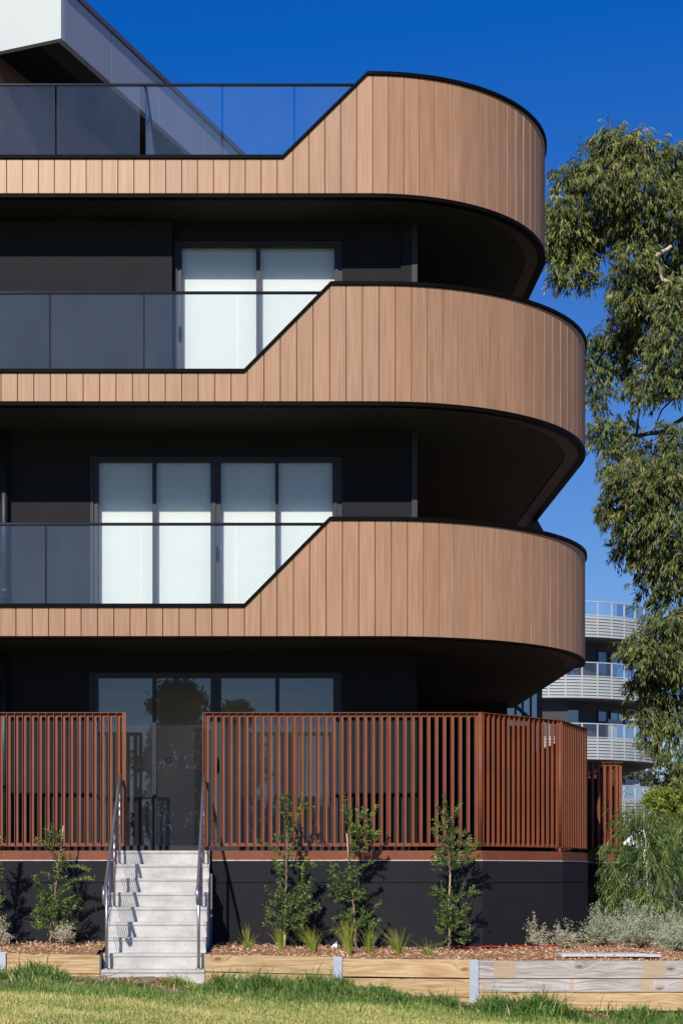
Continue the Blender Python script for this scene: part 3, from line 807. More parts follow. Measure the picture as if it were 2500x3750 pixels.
# ------------------------------------------------------------------ stair hand rails
def stair_rail(x, label):
    g = empty('stair_railing', (x, 19.9, tr[8]), label, 'handrail', None)
    r = .0195
    yl, zl = 19.78, 1.125; yh, zh = 21.86, 2.50
    sl_ = (zh-zl)/(yh-yl)
    ln = [(x, yh, zh)]+[(x, yh+(yl-yh)*i/6, zh+(zl-zh)*i/6) for i in range(1, 7)]
    # bend to level then a drop hook
    ln += [(x, yl-.05, zl-.02), (x, yl-.18, zl-.025), (x, yl-.24, zl-.045), (x, yl-.27, zl-.10), (x, yl-.26, zl-.17), (x, yl-.22, zl-.21), (x, yl-.12, zl-.22)]
    ob = MB().tube(ln, r, 14).build('rail', 'stainless', g)
    posts = [(19.9, tr[8]), (20.97, tr[4]), (21.78, tr[1])]
    for i, (y, z) in enumerate(posts):
        zt = zl+(y-yl)*sl_-.02
        pr = .019 if i == 0 else .016
        p_ = MB().tube([(x, y, z+.012), (x, y, zt)], pr, 14).build('post', 'stainless', g)
        MB().tube([(x, y, z), (x, y, z+.008), (x, y, z+.012)], [.045, .045, .028], 20).build('base_flange', 'stainless', p_)
        if i:
            for k in range(7):
                zz = zt-.11-.11*k
                if zz > z+.05: MB().tube([(x, y-.028, zz-.01), (x, y+.028, zz+.01)], .006, 6).build('wire_fitting', 'stainless', p_)
    wm = MB()
    for k in range(7):
        dz = -.13-.11*k
        y0, y1 = 19.9, 21.78
        wm.tube([(x, y0, zl+(y0-yl)*sl_+dz), (x, y1, zl+(y1-yl)*sl_+dz)], .0036, 5)
    wm.build('wires', 'wire_steel', g)
stair_rail(-1.733, 'stainless steel wire railing on the left side of the steps')
stair_rail(-.672, 'stainless steel wire railing on the right side of the steps')

# ================================================================== RETAINING WALLS
def sleeper(root, x0, x1, y, z0a, z1a, z0b, z1b, mat, lab=None):
    th = .05; mb = MB()
    low = [(x0, y, z0a), (x1, y, z0b), (x1, y+th, z0b), (x0, y+th, z0a)]
    mb.hexa(low, [(x0, y, z1a), (x1, y, z1b), (x1, y+th, z1b), (x0, y+th, z1a)], random.random())
    o = mb.build('sleeper', mat, root, bevel=.004)
    if lab: o['label'] = lab
    return o
YR = 19.75
def rx(px): return PX(px, YR)
def rz(py): return PZ(py, YR)
gr = empty('timber_retaining_wall', (rx(752), YR, 0), 'timber sleeper retaining wall with galvanised posts, right of the steps', 'retaining wall')
sleeper(gr, rx(752), rx(1222), YR, rz(3558), rz(3496), rz(3569), rz(3505), 'new_sleeper')
sleeper(gr, rx(752), rx(1222), YR+.003, rz(3625), rz(3561), rz(3635), rz(3572), 'new_sleeper')
sleeper(gr, rx(1250), rx(1719), YR, rz(3576), rz(3511), rz(3581), rz(3515), 'new_sleeper')
sleeper(gr, rx(1250), rx(1719), YR+.003, rz(3648), rz(3582), rz(3650), rz(3586), 'new_sleeper')
sleeper(gr, rx(1250), rx(1719), YR+.003, rz(3716), rz(3651), rz(3716), rz(3653), 'new_sleeper')
sleeper(gr, rx(1748), rx(2760), YR, rz(3583), rz(3518), rz(3583), rz(3519), 'grey_sleeper', 'weathered grey sleeper with yellow bands')
sleeper(gr, rx(1748), rx(2760), YR+.003, rz(3633), rz(3586), rz(3633), rz(3586), 'grey_sleeper', 'weathered grey sleeper with yellow bands')
sleeper(gr, rx(1748), rx(2760), YR+.001, rz(3702), rz(3635), rz(3702), rz(3636), 'new_sleeper')
def gpost(root, px0, px1, pyt, Y):
    x0, x1 = PX(px0, Y-.03), PX(px1, Y-.03); zt = PZ(pyt, Y-.03)
    mb = MB(); mb.box(x0, x1, Y-.03, Y-.022, -.7, zt); mb.box((x0+x1)/2-.004, (x0+x1)/2+.004, Y-.022, Y+.07, -.7, zt-.003); mb.box(x0, x1, Y+.07, Y+.078, -.7, zt)
    return mb.build('post', 'galvanised', root)
gpost(gr, 1219, 1252, 3504, YR); gpost(gr, 1718, 1751, 3515, YR); gpost(gr, 2758, 2790, 3515, YR)
MB().box(rx(752), rx(752)+.05, YR+.052, 21.9, .1, rz(3499)).build('sleeper', 'new_sleeper', gr)
YL = 19.88
gl = empty('timber_retaining_wall', (PX(367, YL), YL, 0), 'timber sleeper retaining wall left of the steps', 'retaining wall')
sleeper(gl, PX(22, YL), PX(366, YL), YL, PZ(3564, YL), PZ(3491, YL), PZ(3566, YL), PZ(3498, YL), 'new_sleeper')
sleeper(gl, PX(22, YL), PX(366, YL), YL+.003, -.15, PZ(3567, YL), -.15, PZ(3569, YL), 'new_sleeper')
sleeper(gl, XL, PX(-12, YL), YL, .1, PZ(3489, YL), .1, PZ(3489, YL), 'new_sleeper')
gpost(gl, -12, 22, 3487, YL)
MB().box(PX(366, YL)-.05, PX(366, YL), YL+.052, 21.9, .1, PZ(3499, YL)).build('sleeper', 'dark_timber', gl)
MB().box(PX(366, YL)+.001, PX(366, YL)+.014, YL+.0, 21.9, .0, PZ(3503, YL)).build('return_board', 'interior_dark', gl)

# slabs lying on the mulch
lid = MB()
for k in range(8):
    xa = PX(2050+k*38, 20.2); lid.box(xa, xa+.112, 20.05, 20.42, .285, .318)
lid.box(PX(2046, 20.2), PX(2400, 20.2)+.03, 20.06, 20.41, .28, .308)
tag(lid.build('concrete_slab', 'grey_slab', None, (PX(2200, 20.2), 20.2, .3), bevel=.003), 'flat grey concrete slab lying on the mulch behind the timber wall', 'slab')
hs_ = MB()
hp = [P(1600, 3490, 21.7)]+[(PX(q, 21.75)*1.0, 21.75+.35*max(0, (q-1760)/400), .325+.012*math.sin(q*.05)) for q in range(1640, 2080, 20)]
hs_.tube(hp[1:], .008, 6)
tag(hs_.build('garden_hose', 'red_hose', None, (hp[1][0], 21.75, .32)), 'thin red irrigation hose along the foot of the dark wall', 'hose')
pp = MB(); a = P(1225, 3486, 21.6); pp.add([(a[0]-.06, 21.6, .32), (a[0]+.03, 21.57, .31), (a[0]+.03, 21.62, .41), (a[0]-.02, 21.65, .33)], [(0, 1, 2), (1, 3, 2), (0, 2, 3)])
tag(pp.build('paper_scrap', 'paper', None, (a[0], 21.6, .31)), 'white folded paper scrap on mulch behind the first post', 'litter')
# stones and twigs on the dirt
for i, (px, D, r) in enumerate(((378, 19.62, .035), (1320, 19.4, .03), (1440, 19.5, .03), (1545, 19.45, .04), (345, 19.3, .03), (1585, 19.35, .025), (2080, 19.3, .035))):
    bm_v = unit(1)
    mb = MB(); x = PX(px, D); z = float(hgt(x, D))
    ring = []; nlat, nlon = 5, 8
    for a_ in range(nlat+1):
        th = math.pi*a_/nlat; sec = []
        for b_ in range(nlon):
            ph = 2*math.pi*b_/nlon; q = r*(1+.25*math.sin(3*ph+i)+.2*math.sin(2*th+i*2))
            sec.append((x+q*1.4*math.sin(th)*math.cos(ph), D+q*math.sin(th)*math.sin(ph), z+.5*r+q*.6*math.cos(th)))
        ring.append(sec)
    mb.sweep(ring)
    where = ['at the foot of the steps', 'in front of the first timber bay', 'in the dirt below the middle timber bay', 'by the middle timber bay, largest of them', 'in the bare soil left of the steps', 'beside the larger stone by the timber', 'below the grey sleepers'][i]
    tag(mb.build('stone', 'stone', None, (x, D, z)), 'small brown stone lying '+where, 'stone', 'stones in the dirt along the timber walls')
tw = MB()
tag(tw.tube([P(1562, 3622, 19.4), P(1580, 3640, 19.4), P(1610, 3655, 19.42), P(1640, 3664, 19.45)], [.012, .016, .01, .004], 6).build('bark_strip', 'leaf_litter', None, P(1600, 3655, 19.4)), 'curled strip of bark leaning on the middle timber bay', 'bark')
tw = MB().tube([P(395, 3574, 19.6), P(415, 3570, 19.6), P(450, 3556, 19.6)], [.006, .005, .002], 5)
tag(tw.build('twig', 'leaf_litter', None, P(415, 3570, 19.6)), 'thin dry twig lying against the lowest step', 'twig')

# ================================================================== GRASS
def blades(name, mat, x, y, h, lean, wd, tone, kind='stuff', label=None):
    n = len(x); z = hgt(x, y)-.005
    A = unit(n); A[:, 2] = 0; A /= np.linalg.norm(A, axis=1)[:, None]
    up = np.zeros((n, 3)); up[:, 2] = 1
    ax = up+A*lean[:, None]
    N = A.copy()
    # two-segment blade: base pair, mid pair, tip
    ax1 = up+A*(lean*.45)[:, None]; ax1 /= np.linalg.norm(ax1, axis=1)[:, None]
    ax2 = up*np.clip(1-lean*.7, -.3, 1)[:, None]+A*(lean*1.5)[:, None]; ax2 /= np.linalg.norm(ax2, axis=1)[:, None]
    C = np.stack([x, y, z], 1); rr = rng.uniform(0, 2*np.pi, n)
    Sd = np.stack([np.cos(rr), np.sin(rr)*.4, np.zeros(n)], 1)*wd[:, None]*.5
    M = C+ax1*(h*.55)[:, None]; T = M+ax2*(h*.45)[:, None]
    V = np.empty((n, 5, 3)); V[:, 0] = C-Sd; V[:, 1] = C+Sd; V[:, 2] = M+Sd*.8; V[:, 3] = M-Sd*.8; V[:, 4] = T
    o = np.array([0., 19., 0.]); V = V-o
    me = bpy.data.meshes.new(name); me.vertices.add(5*n); me.vertices.foreach_set('co', V.reshape(-1).astype(np.float32))
    idx = (np.arange(n)*5)[:, None]+np.array([0, 1, 2, 3, 3, 2, 4])[None]
    me.loops.add(7*n); me.loops.foreach_set('vertex_index', idx.reshape(-1).astype(np.int32))
    ls = ((np.arange(n)*7)[:, None]+np.array([0, 4])[None]).reshape(-1)
    me.polygons.add(2*n); me.polygons.foreach_set('loop_start', ls.astype(np.int32))
    try: me.polygons.foreach_set('loop_total', np.tile([4, 3], n).astype(np.int32))
    except Exception: pass
    me.materials.append(MATS[mat]); me.update(calc_edges=True)
    a = me.attributes.new('tone', 'FLOAT', 'FACE'); a.data.foreach_set('value', np.repeat(tone, 2).astype(np.float32))
    ob = bpy.data.objects.new(name, me); COL.objects.link(ob); ob.location = (0, 19, 0); ob['kind'] = kind
    return ob
def sm(a, b, v): t = np.clip((v-a)/(b-a), 0, 1); return t*t*(3-2*t)
def patch(x, y): return .5+.25*np.sin(x*2.1+1.3*np.sin(y*1.7))+.25*np.sin(y*2.9+x*1.1+2)
def px_of(x, y): return CX+x/y*F
# short lawn
n = 120000
x = rng.uniform(-4.2, 7.0, n); y = rng.uniform(15.2, 19.2, n)
edge = 18.75+.15*np.sin(x*3)+.1*np.sin(x*7.3)-.35*np.exp(-((x+1.35)/.75)**2)
keep = rng.random(n) < (1-sm(edge-.25, edge+.1, y))
x, y = x[keep], y[keep]; n = len(x)
g = sm(17.2, 18.5, y+.5*(patch(x, y)-.5)+rng.normal(0, .25, n))
tone = np.clip(.74-.42*g+rng.normal(0, .19, n)-.3*(patch(x*1.7, y*2)-.5), 0, 1)
h = rng.uniform(.018, .055, n)*(1+.9*g)*(.7+.6*patch(x*3.1+5, y*4))
blades('lawn_grass', 'grass_blade', x, y, h, rng.uniform(.1, .9, n), rng.uniform(.005, .010, n), tone)
# long tussocky grass along the wall foot (density by place)
def longgrass(nn, yc, ys_, x0, x1, h0, h1, t0, name, mat='grass_blade', lean=(.2, 1.3)):
    x = rng.uniform(x0, x1, nn); y = yc+rng.normal(0, ys_, nn)
    y = y+.10*np.sin(x*4.3+1)+.05*np.sin(x*10.7)
    c = .5+.5*np.sin(x*9+np.sin(y*11)*1.5)*np.sin(y*8+x*3)
    k = (rng.random(nn) < .12+.88*c**1.5) & (y < 19.68); x, y, c = x[k], y[k], c[k]; m_ = len(x)
    e = np.minimum(sm(x0, x0+.25, x), 1-sm(x1-.25, x1, x))*.6+.4
    blades(name, mat, x, y, rng.uniform(h0, h1, m_)*(.35+.9*c)*e*np.where(rng.random(m_) < .07, 1.5, 1), rng.uniform(*lean, m_), rng.uniform(.008, .018, m_), np.clip(t0+rng.normal(0, .22, m_), 0, 1))
def rxx(px, D=19.1): return PX(px, D)
longgrass(7000, 19.05, .28, -4.2, rxx(250), .10, .24, .27, 'long_grass')
longgrass(1700, 18.75, .15, rxx(230), rxx(600), .05, .13, .25, 'long_grass')
longgrass(2600, 19.05, .13, rxx(590), rxx(760), .08, .20, .45, 'long_grass')
longgrass(9500, 19.05, .24, rxx(720), rxx(1300), .11, .26, .25, 'long_grass')
longgrass(2300, 19.45, .09, rxx(1180), rxx(1320), .10, .24, .22, 'long_grass')
longgrass(2200, 19.4, .08, rxx(1300), rxx(1500), .07, .15, .22, 'long_grass')
longgrass(5200, 18.65, .16, rxx(1280), rxx(1720), .09, .20, .25, 'long_grass')
longgrass(8500, 18.65, .22, rxx(1690), rxx(2120), .13, .29, .22, 'long_grass')
longgrass(6500, 18.75, .22, rxx(2180), rxx(2800), .09, .22, .24, 'long_grass')
longgrass(2500, 18.3, .35, -4.2, rxx(1500), .04, .10, .36, 'lawn_weeds')
longgrass(1600, 19.5, .12, rxx(800), rxx(1250), .05, .14, .3, 'lawn_weeds')
longgrass(900, 19.5, .12, rxx(1750), rxx(2700), .06, .2, .3, 'lawn_weeds')
# dead grass
longgrass(2600, 18.95, .14, rxx(270), rxx(700), .04, .11, .5, 'dead_grass', 'dead_grass', (.8, 2.2))
longgrass(1500, 19.15, .12, rxx(560), rxx(760), .06, .17, .55, 'dead_grass', 'dead_grass', (.5, 2))
longgrass(3200, 19.05, .26, rxx(1560), rxx(1790), .05, .14, .5, 'dead_grass', 'dead_grass', (.8, 2.4))
longgrass(1500, 19.2, .15, rxx(1390), rxx(1600), .03, .08, .5, 'dead_grass', 'dead_grass', (.8, 2.4))
longgrass(900, 19.2, .12, rxx(2080), rxx(2260), .03, .08, .5, 'dead_grass', 'dead_grass', (.8, 2.4))
# scattered litter on the bare soil
n = 2600; x = rng.uniform(-3.4, 5.6, n); y = rng.uniform(18.9, 19.7, n)
leafmesh('ground_litter', 'chip', np.stack([x, y, hgt(x, y)+.006], 1), unit(n)*np.array([1, 1, .3]), np.tile([[0, 0, 1.]], (n, 1))+unit(n)*.3, rng.uniform(.015, .06, n), rng.uniform(.006, .016, n), rng.random(n), org=(0, 19, 0))['kind'] = 'stuff'

# ================================================================== PLANTS
def shrub(name, label, D, stems, ells, group, nleaf=40, L=(.028, .050), Wd=(.010, .016), mat='banksia_leaf', bark='bark', bright=(), dj=.10, base=None, org=None):
    root = empty(name, org or P(stems[0][0][0], stems[0][0][1], D), label, 'shrub', group)
    sb = MB(); C = []; A = []; T = []
    for si, st in enumerate(stems):
        dz = 0 if si == 0 else random.uniform(-dj, dj)
        pts = []
        for j, q in enumerate(st):
            f = j/(len(st)-1)
            pts.append(Vector(P(q[0], q[1], D+dz*f)))
        # smooth resample
        out = []
        for a, b in zip(pts[:-1], pts[1:]):
            m_ = max(2, int((b-a).length/.03))
            for i in range(m_): out.append(a+(b-a)*(i/m_)+Vector((random.gauss(0, .004), random.gauss(0, .004), 0)))
        out.append(pts[-1])
        r0 = .016 if si == 0 else .006
        sb.tube(out, [r0*(1-.75*i/len(out)) for i in range(len(out))], 6)
        N_ = len(out)
        for i, p_ in enumerate(out):
            f = i/N_
            if si == 0 and f < .18: continue
            d = (out[min(i+1, N_-1)]-out[max(i-1, 0)]).normalized()
            tipb = 1.0 if f < .8 else 1.6
            dens = nleaf*(.16 if si == 0 and f < .75 else 1)*tipb
            for q in range(int(dens*.35+random.random())):
                o = Vector(unit(1)[0]); o = (o-d*o.dot(d)).normalized()
                C.append(p_+Vector((random.gauss(0, .004),)*3)); A.append(o+d*random.uniform(.3, 1.1))
                T.append((.80+random.random()*.14) if (si in bright and f > .6) else min(.9, abs(random.gauss(.38, .22))) if random.random() > .03 else .99)
    for (px, py, rx_, ry, m_) in ells:         # short side twigs filling a clump
        c = Vector(P(px, py, D)); k_ = D/F
        for i in range(int(m_*.55)):
            o = Vector(unit(1)[0]); rad = random.random()**.45
            p_ = c+Vector((o.x*rx_*k_, o.y*min(rx_, 60)*k_, o.z*ry*k_))*rad
            d = (Vector((o.x, o.y, o.z*.6+.5))).normalized(); ln = random.uniform(.05, .11)
            sb.tube([p_, p_+d*ln], .0022, 4)
            tb = random.gauss(.38, .18)
            for q in range(20):
                o2 = Vector(unit(1)[0]); o2 = (o2-d*o2.dot(d)).normalized(); f = q/13
                C.append(p_+d*ln*f); A.append(o2+d*random.uniform(.3, 1.3)); T.append(min(.92, max(0, tb+random.gauss(0, .15)+.12*f)))
    sb.build('stem', bark, root)
    n = len(C); C = np.array([tuple(c) for c in C]); A = np.array([tuple(a) for a in A])
    leafmesh('foliage', mat, C, A, unit(n)*.6+np.array([0, -.3, .6]), rng.uniform(*L, n), rng.uniform(*Wd, n), T, parent=root, bend=.12)
    return root
def stake(pts, D, label, r=.009):
    mb = MB(); mb.tube([P(*q, D) for q in pts], r, 4)
    tag(mb.build('garden_stake', 'stake_wood', None, P(*pts[0], D)), label, 'stake', 'garden stakes beside young shrubs')
GB = 'young shrubs staked along the dark wall'
shrub('young_shrub', 'leafy young shrub left of the steps, dense at its base', 21.35,
 [[(183, 3478), (187, 3395), (204, 3275), (212, 3177), (190, 3103), (178, 3051)],
  [(200, 3115), (165, 3095), (135, 3075)], [(212, 3180), (260, 3170), (300, 3175), (325, 3185)], [(212, 3262), (265, 3225), (310, 3214), (342, 3216)],
  [(205, 3285), (150, 3262), (128, 3212)], [(203, 3300), (150, 3255), (135, 3240)], [(200, 3340), (262, 3322), (296, 3298)], [(200, 3350), (150, 3325), (122, 3345)],
  [(200, 3400), (240, 3380), (262, 3395)], [(195, 3400), (150, 3395), (140, 3370)], [(212, 3200), (235, 3160), (228, 3140)], [(205, 3090), (200, 3070), (205, 3050)]],
 [(195, 3085, 26, 32, 26), (215, 3190, 24, 45, 26), (200, 3300, 60, 50, 60), (205, 3375, 60, 48, 80), (160, 3340, 35, 50, 30)], GB, bright=(1, 2, 3, 4))
shrub('young_shrub', 'bushy young shrub just right of the steps with two upright tips', 21.4,
 [[(1040, 3484), (1043, 3370), (1049, 3170), (1053, 3080), (1050, 2915)],
  [(1053, 3080), (1070, 3040), (1098, 2965), (1110, 2948)], [(1053, 3070), (1035, 3060), (1027, 3072)], [(1052, 3115), (1078, 3098), (1082, 3085)],
  [(1045, 3145), (1000, 3105), (948, 3082)], [(1045, 3205), (1012, 3175), (1004, 3150)], [(1060, 3330), (1106, 3240), (1110, 3185), (1150, 3160)],
  [(1108, 3190), (1120, 3170), (1115, 3165)], [(1050, 3330), (1000, 3280), (975, 3250)], [(1050, 3380), (1005, 3345), (975, 3328)], [(1055, 3350), (1112, 3290), (1141, 3220)],
  [(1050, 3400), (1115, 3352), (1168, 3320)], [(1045, 3420), (1000, 3400), (985, 3352)], [(1050, 3400), (1095, 3400), (1112, 3385)], [(1050, 3020), (1036, 2960), (1030, 2930)], [(1045, 3240), (1020, 3200), (1006, 3170)]],
 [(1048, 2950, 14, 36, 12), (1108, 2955, 10, 16, 8), (1030, 3075, 14, 16, 8), (1048, 3165, 22, 30, 16), (1060, 3290, 52, 45, 60), (1050, 3365, 78, 50, 110), (1100, 3310, 42, 40, 40), (1125, 3170, 22, 20, 14)], GB, bright=(1, 5, 6))
shrub('young_shrub', 'young shrub with a small yellow flower, second right of the steps', 21.4,
 [[(1303, 3484), (1295, 3330), (1285, 3230), (1277, 3160), (1284, 3060), (1270, 2980), (1260, 2912)],
  [(1285, 3100), (1340, 3020), (1372, 2970), (1380, 2950)], [(1300, 3080), (1350, 3070), (1387, 3048)], [(1288, 3120), (1318, 3115), (1338, 3103)],
  [(1285, 3205), (1320, 3178), (1358, 3155)], [(1285, 3200), (1235, 3192), (1202, 3193)], [(1288, 3255), (1245, 3245), (1208, 3242)], [(1290, 3290), (1230, 3270), (1200, 3282)],
  [(1290, 3270), (1310, 3258), (1315, 3300)], [(1292, 3372), (1250, 3350), (1222, 3367)], [(1300, 3400), (1350, 3355), (1392, 3305)], [(1300, 3400), (1350, 3380), (1386, 3392)], [(1295, 3300), (1235, 3285), (1228, 3300)], [(1300, 3420), (1250, 3400), (1215, 3412)]],
 [(1308, 3010, 36, 34, 44), (1320, 3055, 34, 36, 40), (1300, 3120, 24, 18, 16), (1252, 3215, 42, 24, 30), (1275, 3270, 48, 34, 60), (1300, 3365, 30, 30, 24), (1310, 3395, 62, 38, 70), (1240, 3195, 24, 14, 10)], GB, bright=(1, 2, 3))
shrub('young_shrub', 'slender young shrub in front of the fence corner, rightmost along the dark wall', 21.4,
 [[(1643, 3490), (1647, 3370), (1650, 3293), (1647, 3200), (1640, 3096), (1634, 2990), (1626, 2912)],
  [(1640, 3010), (1668, 2980), (1682, 2945)], [(1638, 2990), (1610, 2970), (1598, 2955)], [(1645, 3080), (1600, 3060), (1580, 3038)], [(1640, 3110), (1675, 3085), (1702, 3048)],
  [(1650, 3150), (1715, 3130), (1752, 3092)], [(1650, 3180), (1705, 3165), (1758, 3130)], [(1650, 3172), (1610, 3155), (1585, 3138)], [(1650, 3300), (1700, 3272), (1745, 3266)], [(1650, 3310), (1605, 3265), (1592, 3248)],
  [(1650, 3335), (1610, 3280), (1575, 3275)], [(1650, 3400), (1610, 3380), (1595, 3340)], [(1650, 3425), (1620, 3455), (1580, 3470)], [(1650, 3405), (1700, 3420), (1718, 3440)], [(1640, 3050), (1612, 3020), (1592, 3000)]],
 [(1640, 3040, 30, 40, 26), (1660, 3110, 48, 40, 60), (1650, 3160, 46, 26, 40), (1685, 3275, 34, 16, 18), (1625, 3285, 28, 30, 26), (1660, 3345, 46, 40, 60), (1655, 3400, 44, 46, 60)], GB, bright=(8, 1))
shrub('young_shrub', 'young shrub cut off by the left edge, casting its shadow on the dark wall', 21.2,
 [[(-62, 3486), (-60, 3370), (-50, 3250), (-40, 3140), (-30, 3060), (-22, 3020)],
  [(-55, 3300), (-75, 3260), (-100, 3230)], [(-50, 3240), (-20, 3200), (0, 3180)], [(-45, 3180), (-80, 3150), (-95, 3120)], [(-38, 3130), (-10, 3100), (0, 3075)], [(-58, 3380), (-20, 3340), (-8, 3300)]],
 [(-35, 3080, 26, 36, 34), (-45, 3180, 40, 40, 70), (-60, 3290, 50, 50, 90), (-60, 3390, 50, 50, 90)], GB)
fl = MB(); c = P(1268, 3148, 21.3)
for i in range(9): 
    o = unit(1)[0]*.013; fl.tube([c, (c[0]+o[0], c[1]+o[1]-.008, c[2]+o[2])], [.006, .003], 5)
fo = fl.build('flower', 'flower', bpy.data.objects['young_shrub.002']) if False else tag(fl.build('flower', 'flower', None, c), 'tiny yellow flower on the shrub second right of the steps', 'flower')
stake([(220, 3140), (233, 3024)], 21.5, 'pale timber stake leaning in the shrub left of the steps')
stake([(1056, 3150), (1056, 3055)], 21.45, 'pale timber stake in the bushy shrub just right of the steps')
stake([(1276, 3150), (1269, 3052)], 21.3, 'pale timber stake beside the flowering young shrub')
stake([(1641, 3320), (1648, 3200)], 21.3, 'pale timber stake low in the slender shrub at the fence corner')
stake([(1042, 3482), (1043, 3425)], 21.0, 'short pale stake at the base of the bushy shrub', .011)

def tuft(px, py, D, n, hgt_, spread, lean, label):
    root = P(px, py, D); root = (root[0], root[1], float(bed_h(root[0], root[1])))
    mb = MB()
    for i in range(n):
        a = random.uniform(0, 2*math.pi); u = random.random(); L = hgt_*random.uniform(.55, 1.15); s = (.15+.85*u)*spread
        dx = math.cos(a)*s+lean; dy = math.sin(a)*s*.8; w_ = random.uniform(.0025, .0045)
        b = Vector((root[0]+math.cos(a)*.03*u, root[1]+math.sin(a)*.03*u, root[2])); ps = []
        droop = random.uniform(.1, .65)*abs(u)
        for k in range(6):
            f = k/5; ps.append(b+Vector((dx*L*f*(.6+.5*f), dy*L*f*(.6+.5*f), L*(f-droop*f*f*.7))))
        sd = Vector((math.sin(a+random.uniform(-1, 1)), .3, 0)).normalized()*w_
        v = []; f_ = []
        for k, p_ in enumerate(ps):
            q = sd*(1-.85*(k/5)**2); v += [p_-q, p_+q]
        for k in range(5): f_.append((2*k, 2*k+1, 2*k+3, 2*k+2))
        mb.add(v, f_, min(1, max(0, random.gauss(.5, .25))))
    tag(mb.build('grass_tuft', 'tuft_leaf', None, root), label, 'ornamental grass', 'spiky green tufts along the timber wall')
GT = [(905, 20.4, 40, .33, .5, -.05, 'short sparse tuft, first to the right of the steps'), (1030, 20.4, 55, .32, .55, -.18, 'leaning tuft at the foot of the bushy shrub'),
      (1148, 20.35, 75, .33, .7, -.28, 'wide arching tuft left of the first galvanised post'), (1278, 20.35, 95, .42, .35, -.12, 'tallest and densest yellow tuft, right of the first galvanised post'),
      (1350, 20.45, 60, .34, .35, .02, 'upright tuft beside the tallest yellow tuft'), (1462, 20.35, 70, .36, .75, -.2, 'widely splayed tuft in the middle of the second timber bay'),
      (1568, 20.3, 32, .20, .7, -.3, 'smallest low tuft, just left of the slender shrub')]
for px, D, n, h_, sp, ln, lb in GT: tuft(px, 3490, D, n, h_, sp, ln, lb)
for k, (px, D) in enumerate(((2180, 26.5), (2250, 26.8), (2215, 27.4), (2440, 25.2), (2490, 25.8))):
    tuft(px, 3400, D, 70, .5, .5, 0, ['fine green tuft at the corner of the dark wall', 'fine green tuft behind the weeping shrubs, second from the wall corner', 'fine green tuft against the far dark wall', 'green tuft under the rightmost weeping shrub', 'green tuft at the right edge behind the grey bushes'][k])

def saltbush(px, D, rx_, h_, n, label, dry=False, group='grey saltbushes on the mulch'):
    rx_ *= .84; x = PX(px, D); z = float(bed_h(x, D)); root = empty('saltbush', (x, D, z), label, 'shrub', group)
    sb = MB(); C = []; A = []; T = []
    n = int(n*.7)
    for i in range(n):
        o = Vector(unit(1)[0]); o.z = abs(o.z)*.9+.12; o.normalize()
        L = random.uniform(.5, 1.18); e = Vector((o.x*rx_, o.y*rx_, o.z*h_))*L
        b = Vector((x, D, z)); ps = []
        for k in range(6):
            f = k/5; ps.append(b+e*f+Vector((0, 0, .06*math.sin(f*3))) + Vector(unit(1)[0])*.012)
        sb.tube(ps, [.0028*(1-.7*k/5) for k in range(6)], 4)
        tb = random.gauss(.5, .2)
        for q in range(44 if not dry else 30):
            f = .25+.75*random.random(); k = min(4, int(f*5)); p_ = ps[k]+(ps[k+1]-ps[k])*(f*5-k)+Vector(unit(1)[0])*.022
            C.append(tuple(p_)); A.append(unit(1)[0]+np.array(o)*.8); T.append(min(1, max(0, tb+random.gauss(0, .18))))
    sb.build('stem', 'bark', root); n = len(C)
    leafmesh('foliage', 'dry_salt_leaf' if dry else 'salt_leaf', C, np.array(A), unit(n), rng.uniform(.016, .032, n), rng.uniform(.007, .012, n), T, parent=root)
saltbush(235, 20.9, .21, .32, 70, 'dry straw grey bush at the base of the shrub left of the steps', True)
saltbush(8, 20.9, .22, .40, 70, 'dry grey bush cut off by the left edge of the photo', True)
saltbush(1962, 22.1, .27, .44, 60, 'sparse twiggy grey bush against the angled dark wall', True)
saltbush(2070, 21.9, .30, .42, 80, 'twiggy pale bush beside the corner of the dark wall', True)
saltbush(2205, 22.8, .42, .52, 190, 'rounded pale grey bush right of the wall corner')
saltbush(2150, 24.6, .40, .55, 150, 'green grey bush tucked at the end of the dark wall')
saltbush(2350, 22.2, .44, .56, 210, 'largest silvery bush under the pale trunks')
saltbush(2300, 24.2, .42, .52, 160, 'silvery bush behind the largest one')
saltbush(2470, 21.2, .34, .40, 150, 'low silvery bush nearest the timber wall at the right edge')
saltbush(2480, 23.4, .40, .52, 150, 'silvery bush at the right edge, behind the low one')
saltbush(2420, 24.6, .40, .50, 130, 'half hidden silvery bush behind the pale trunks')

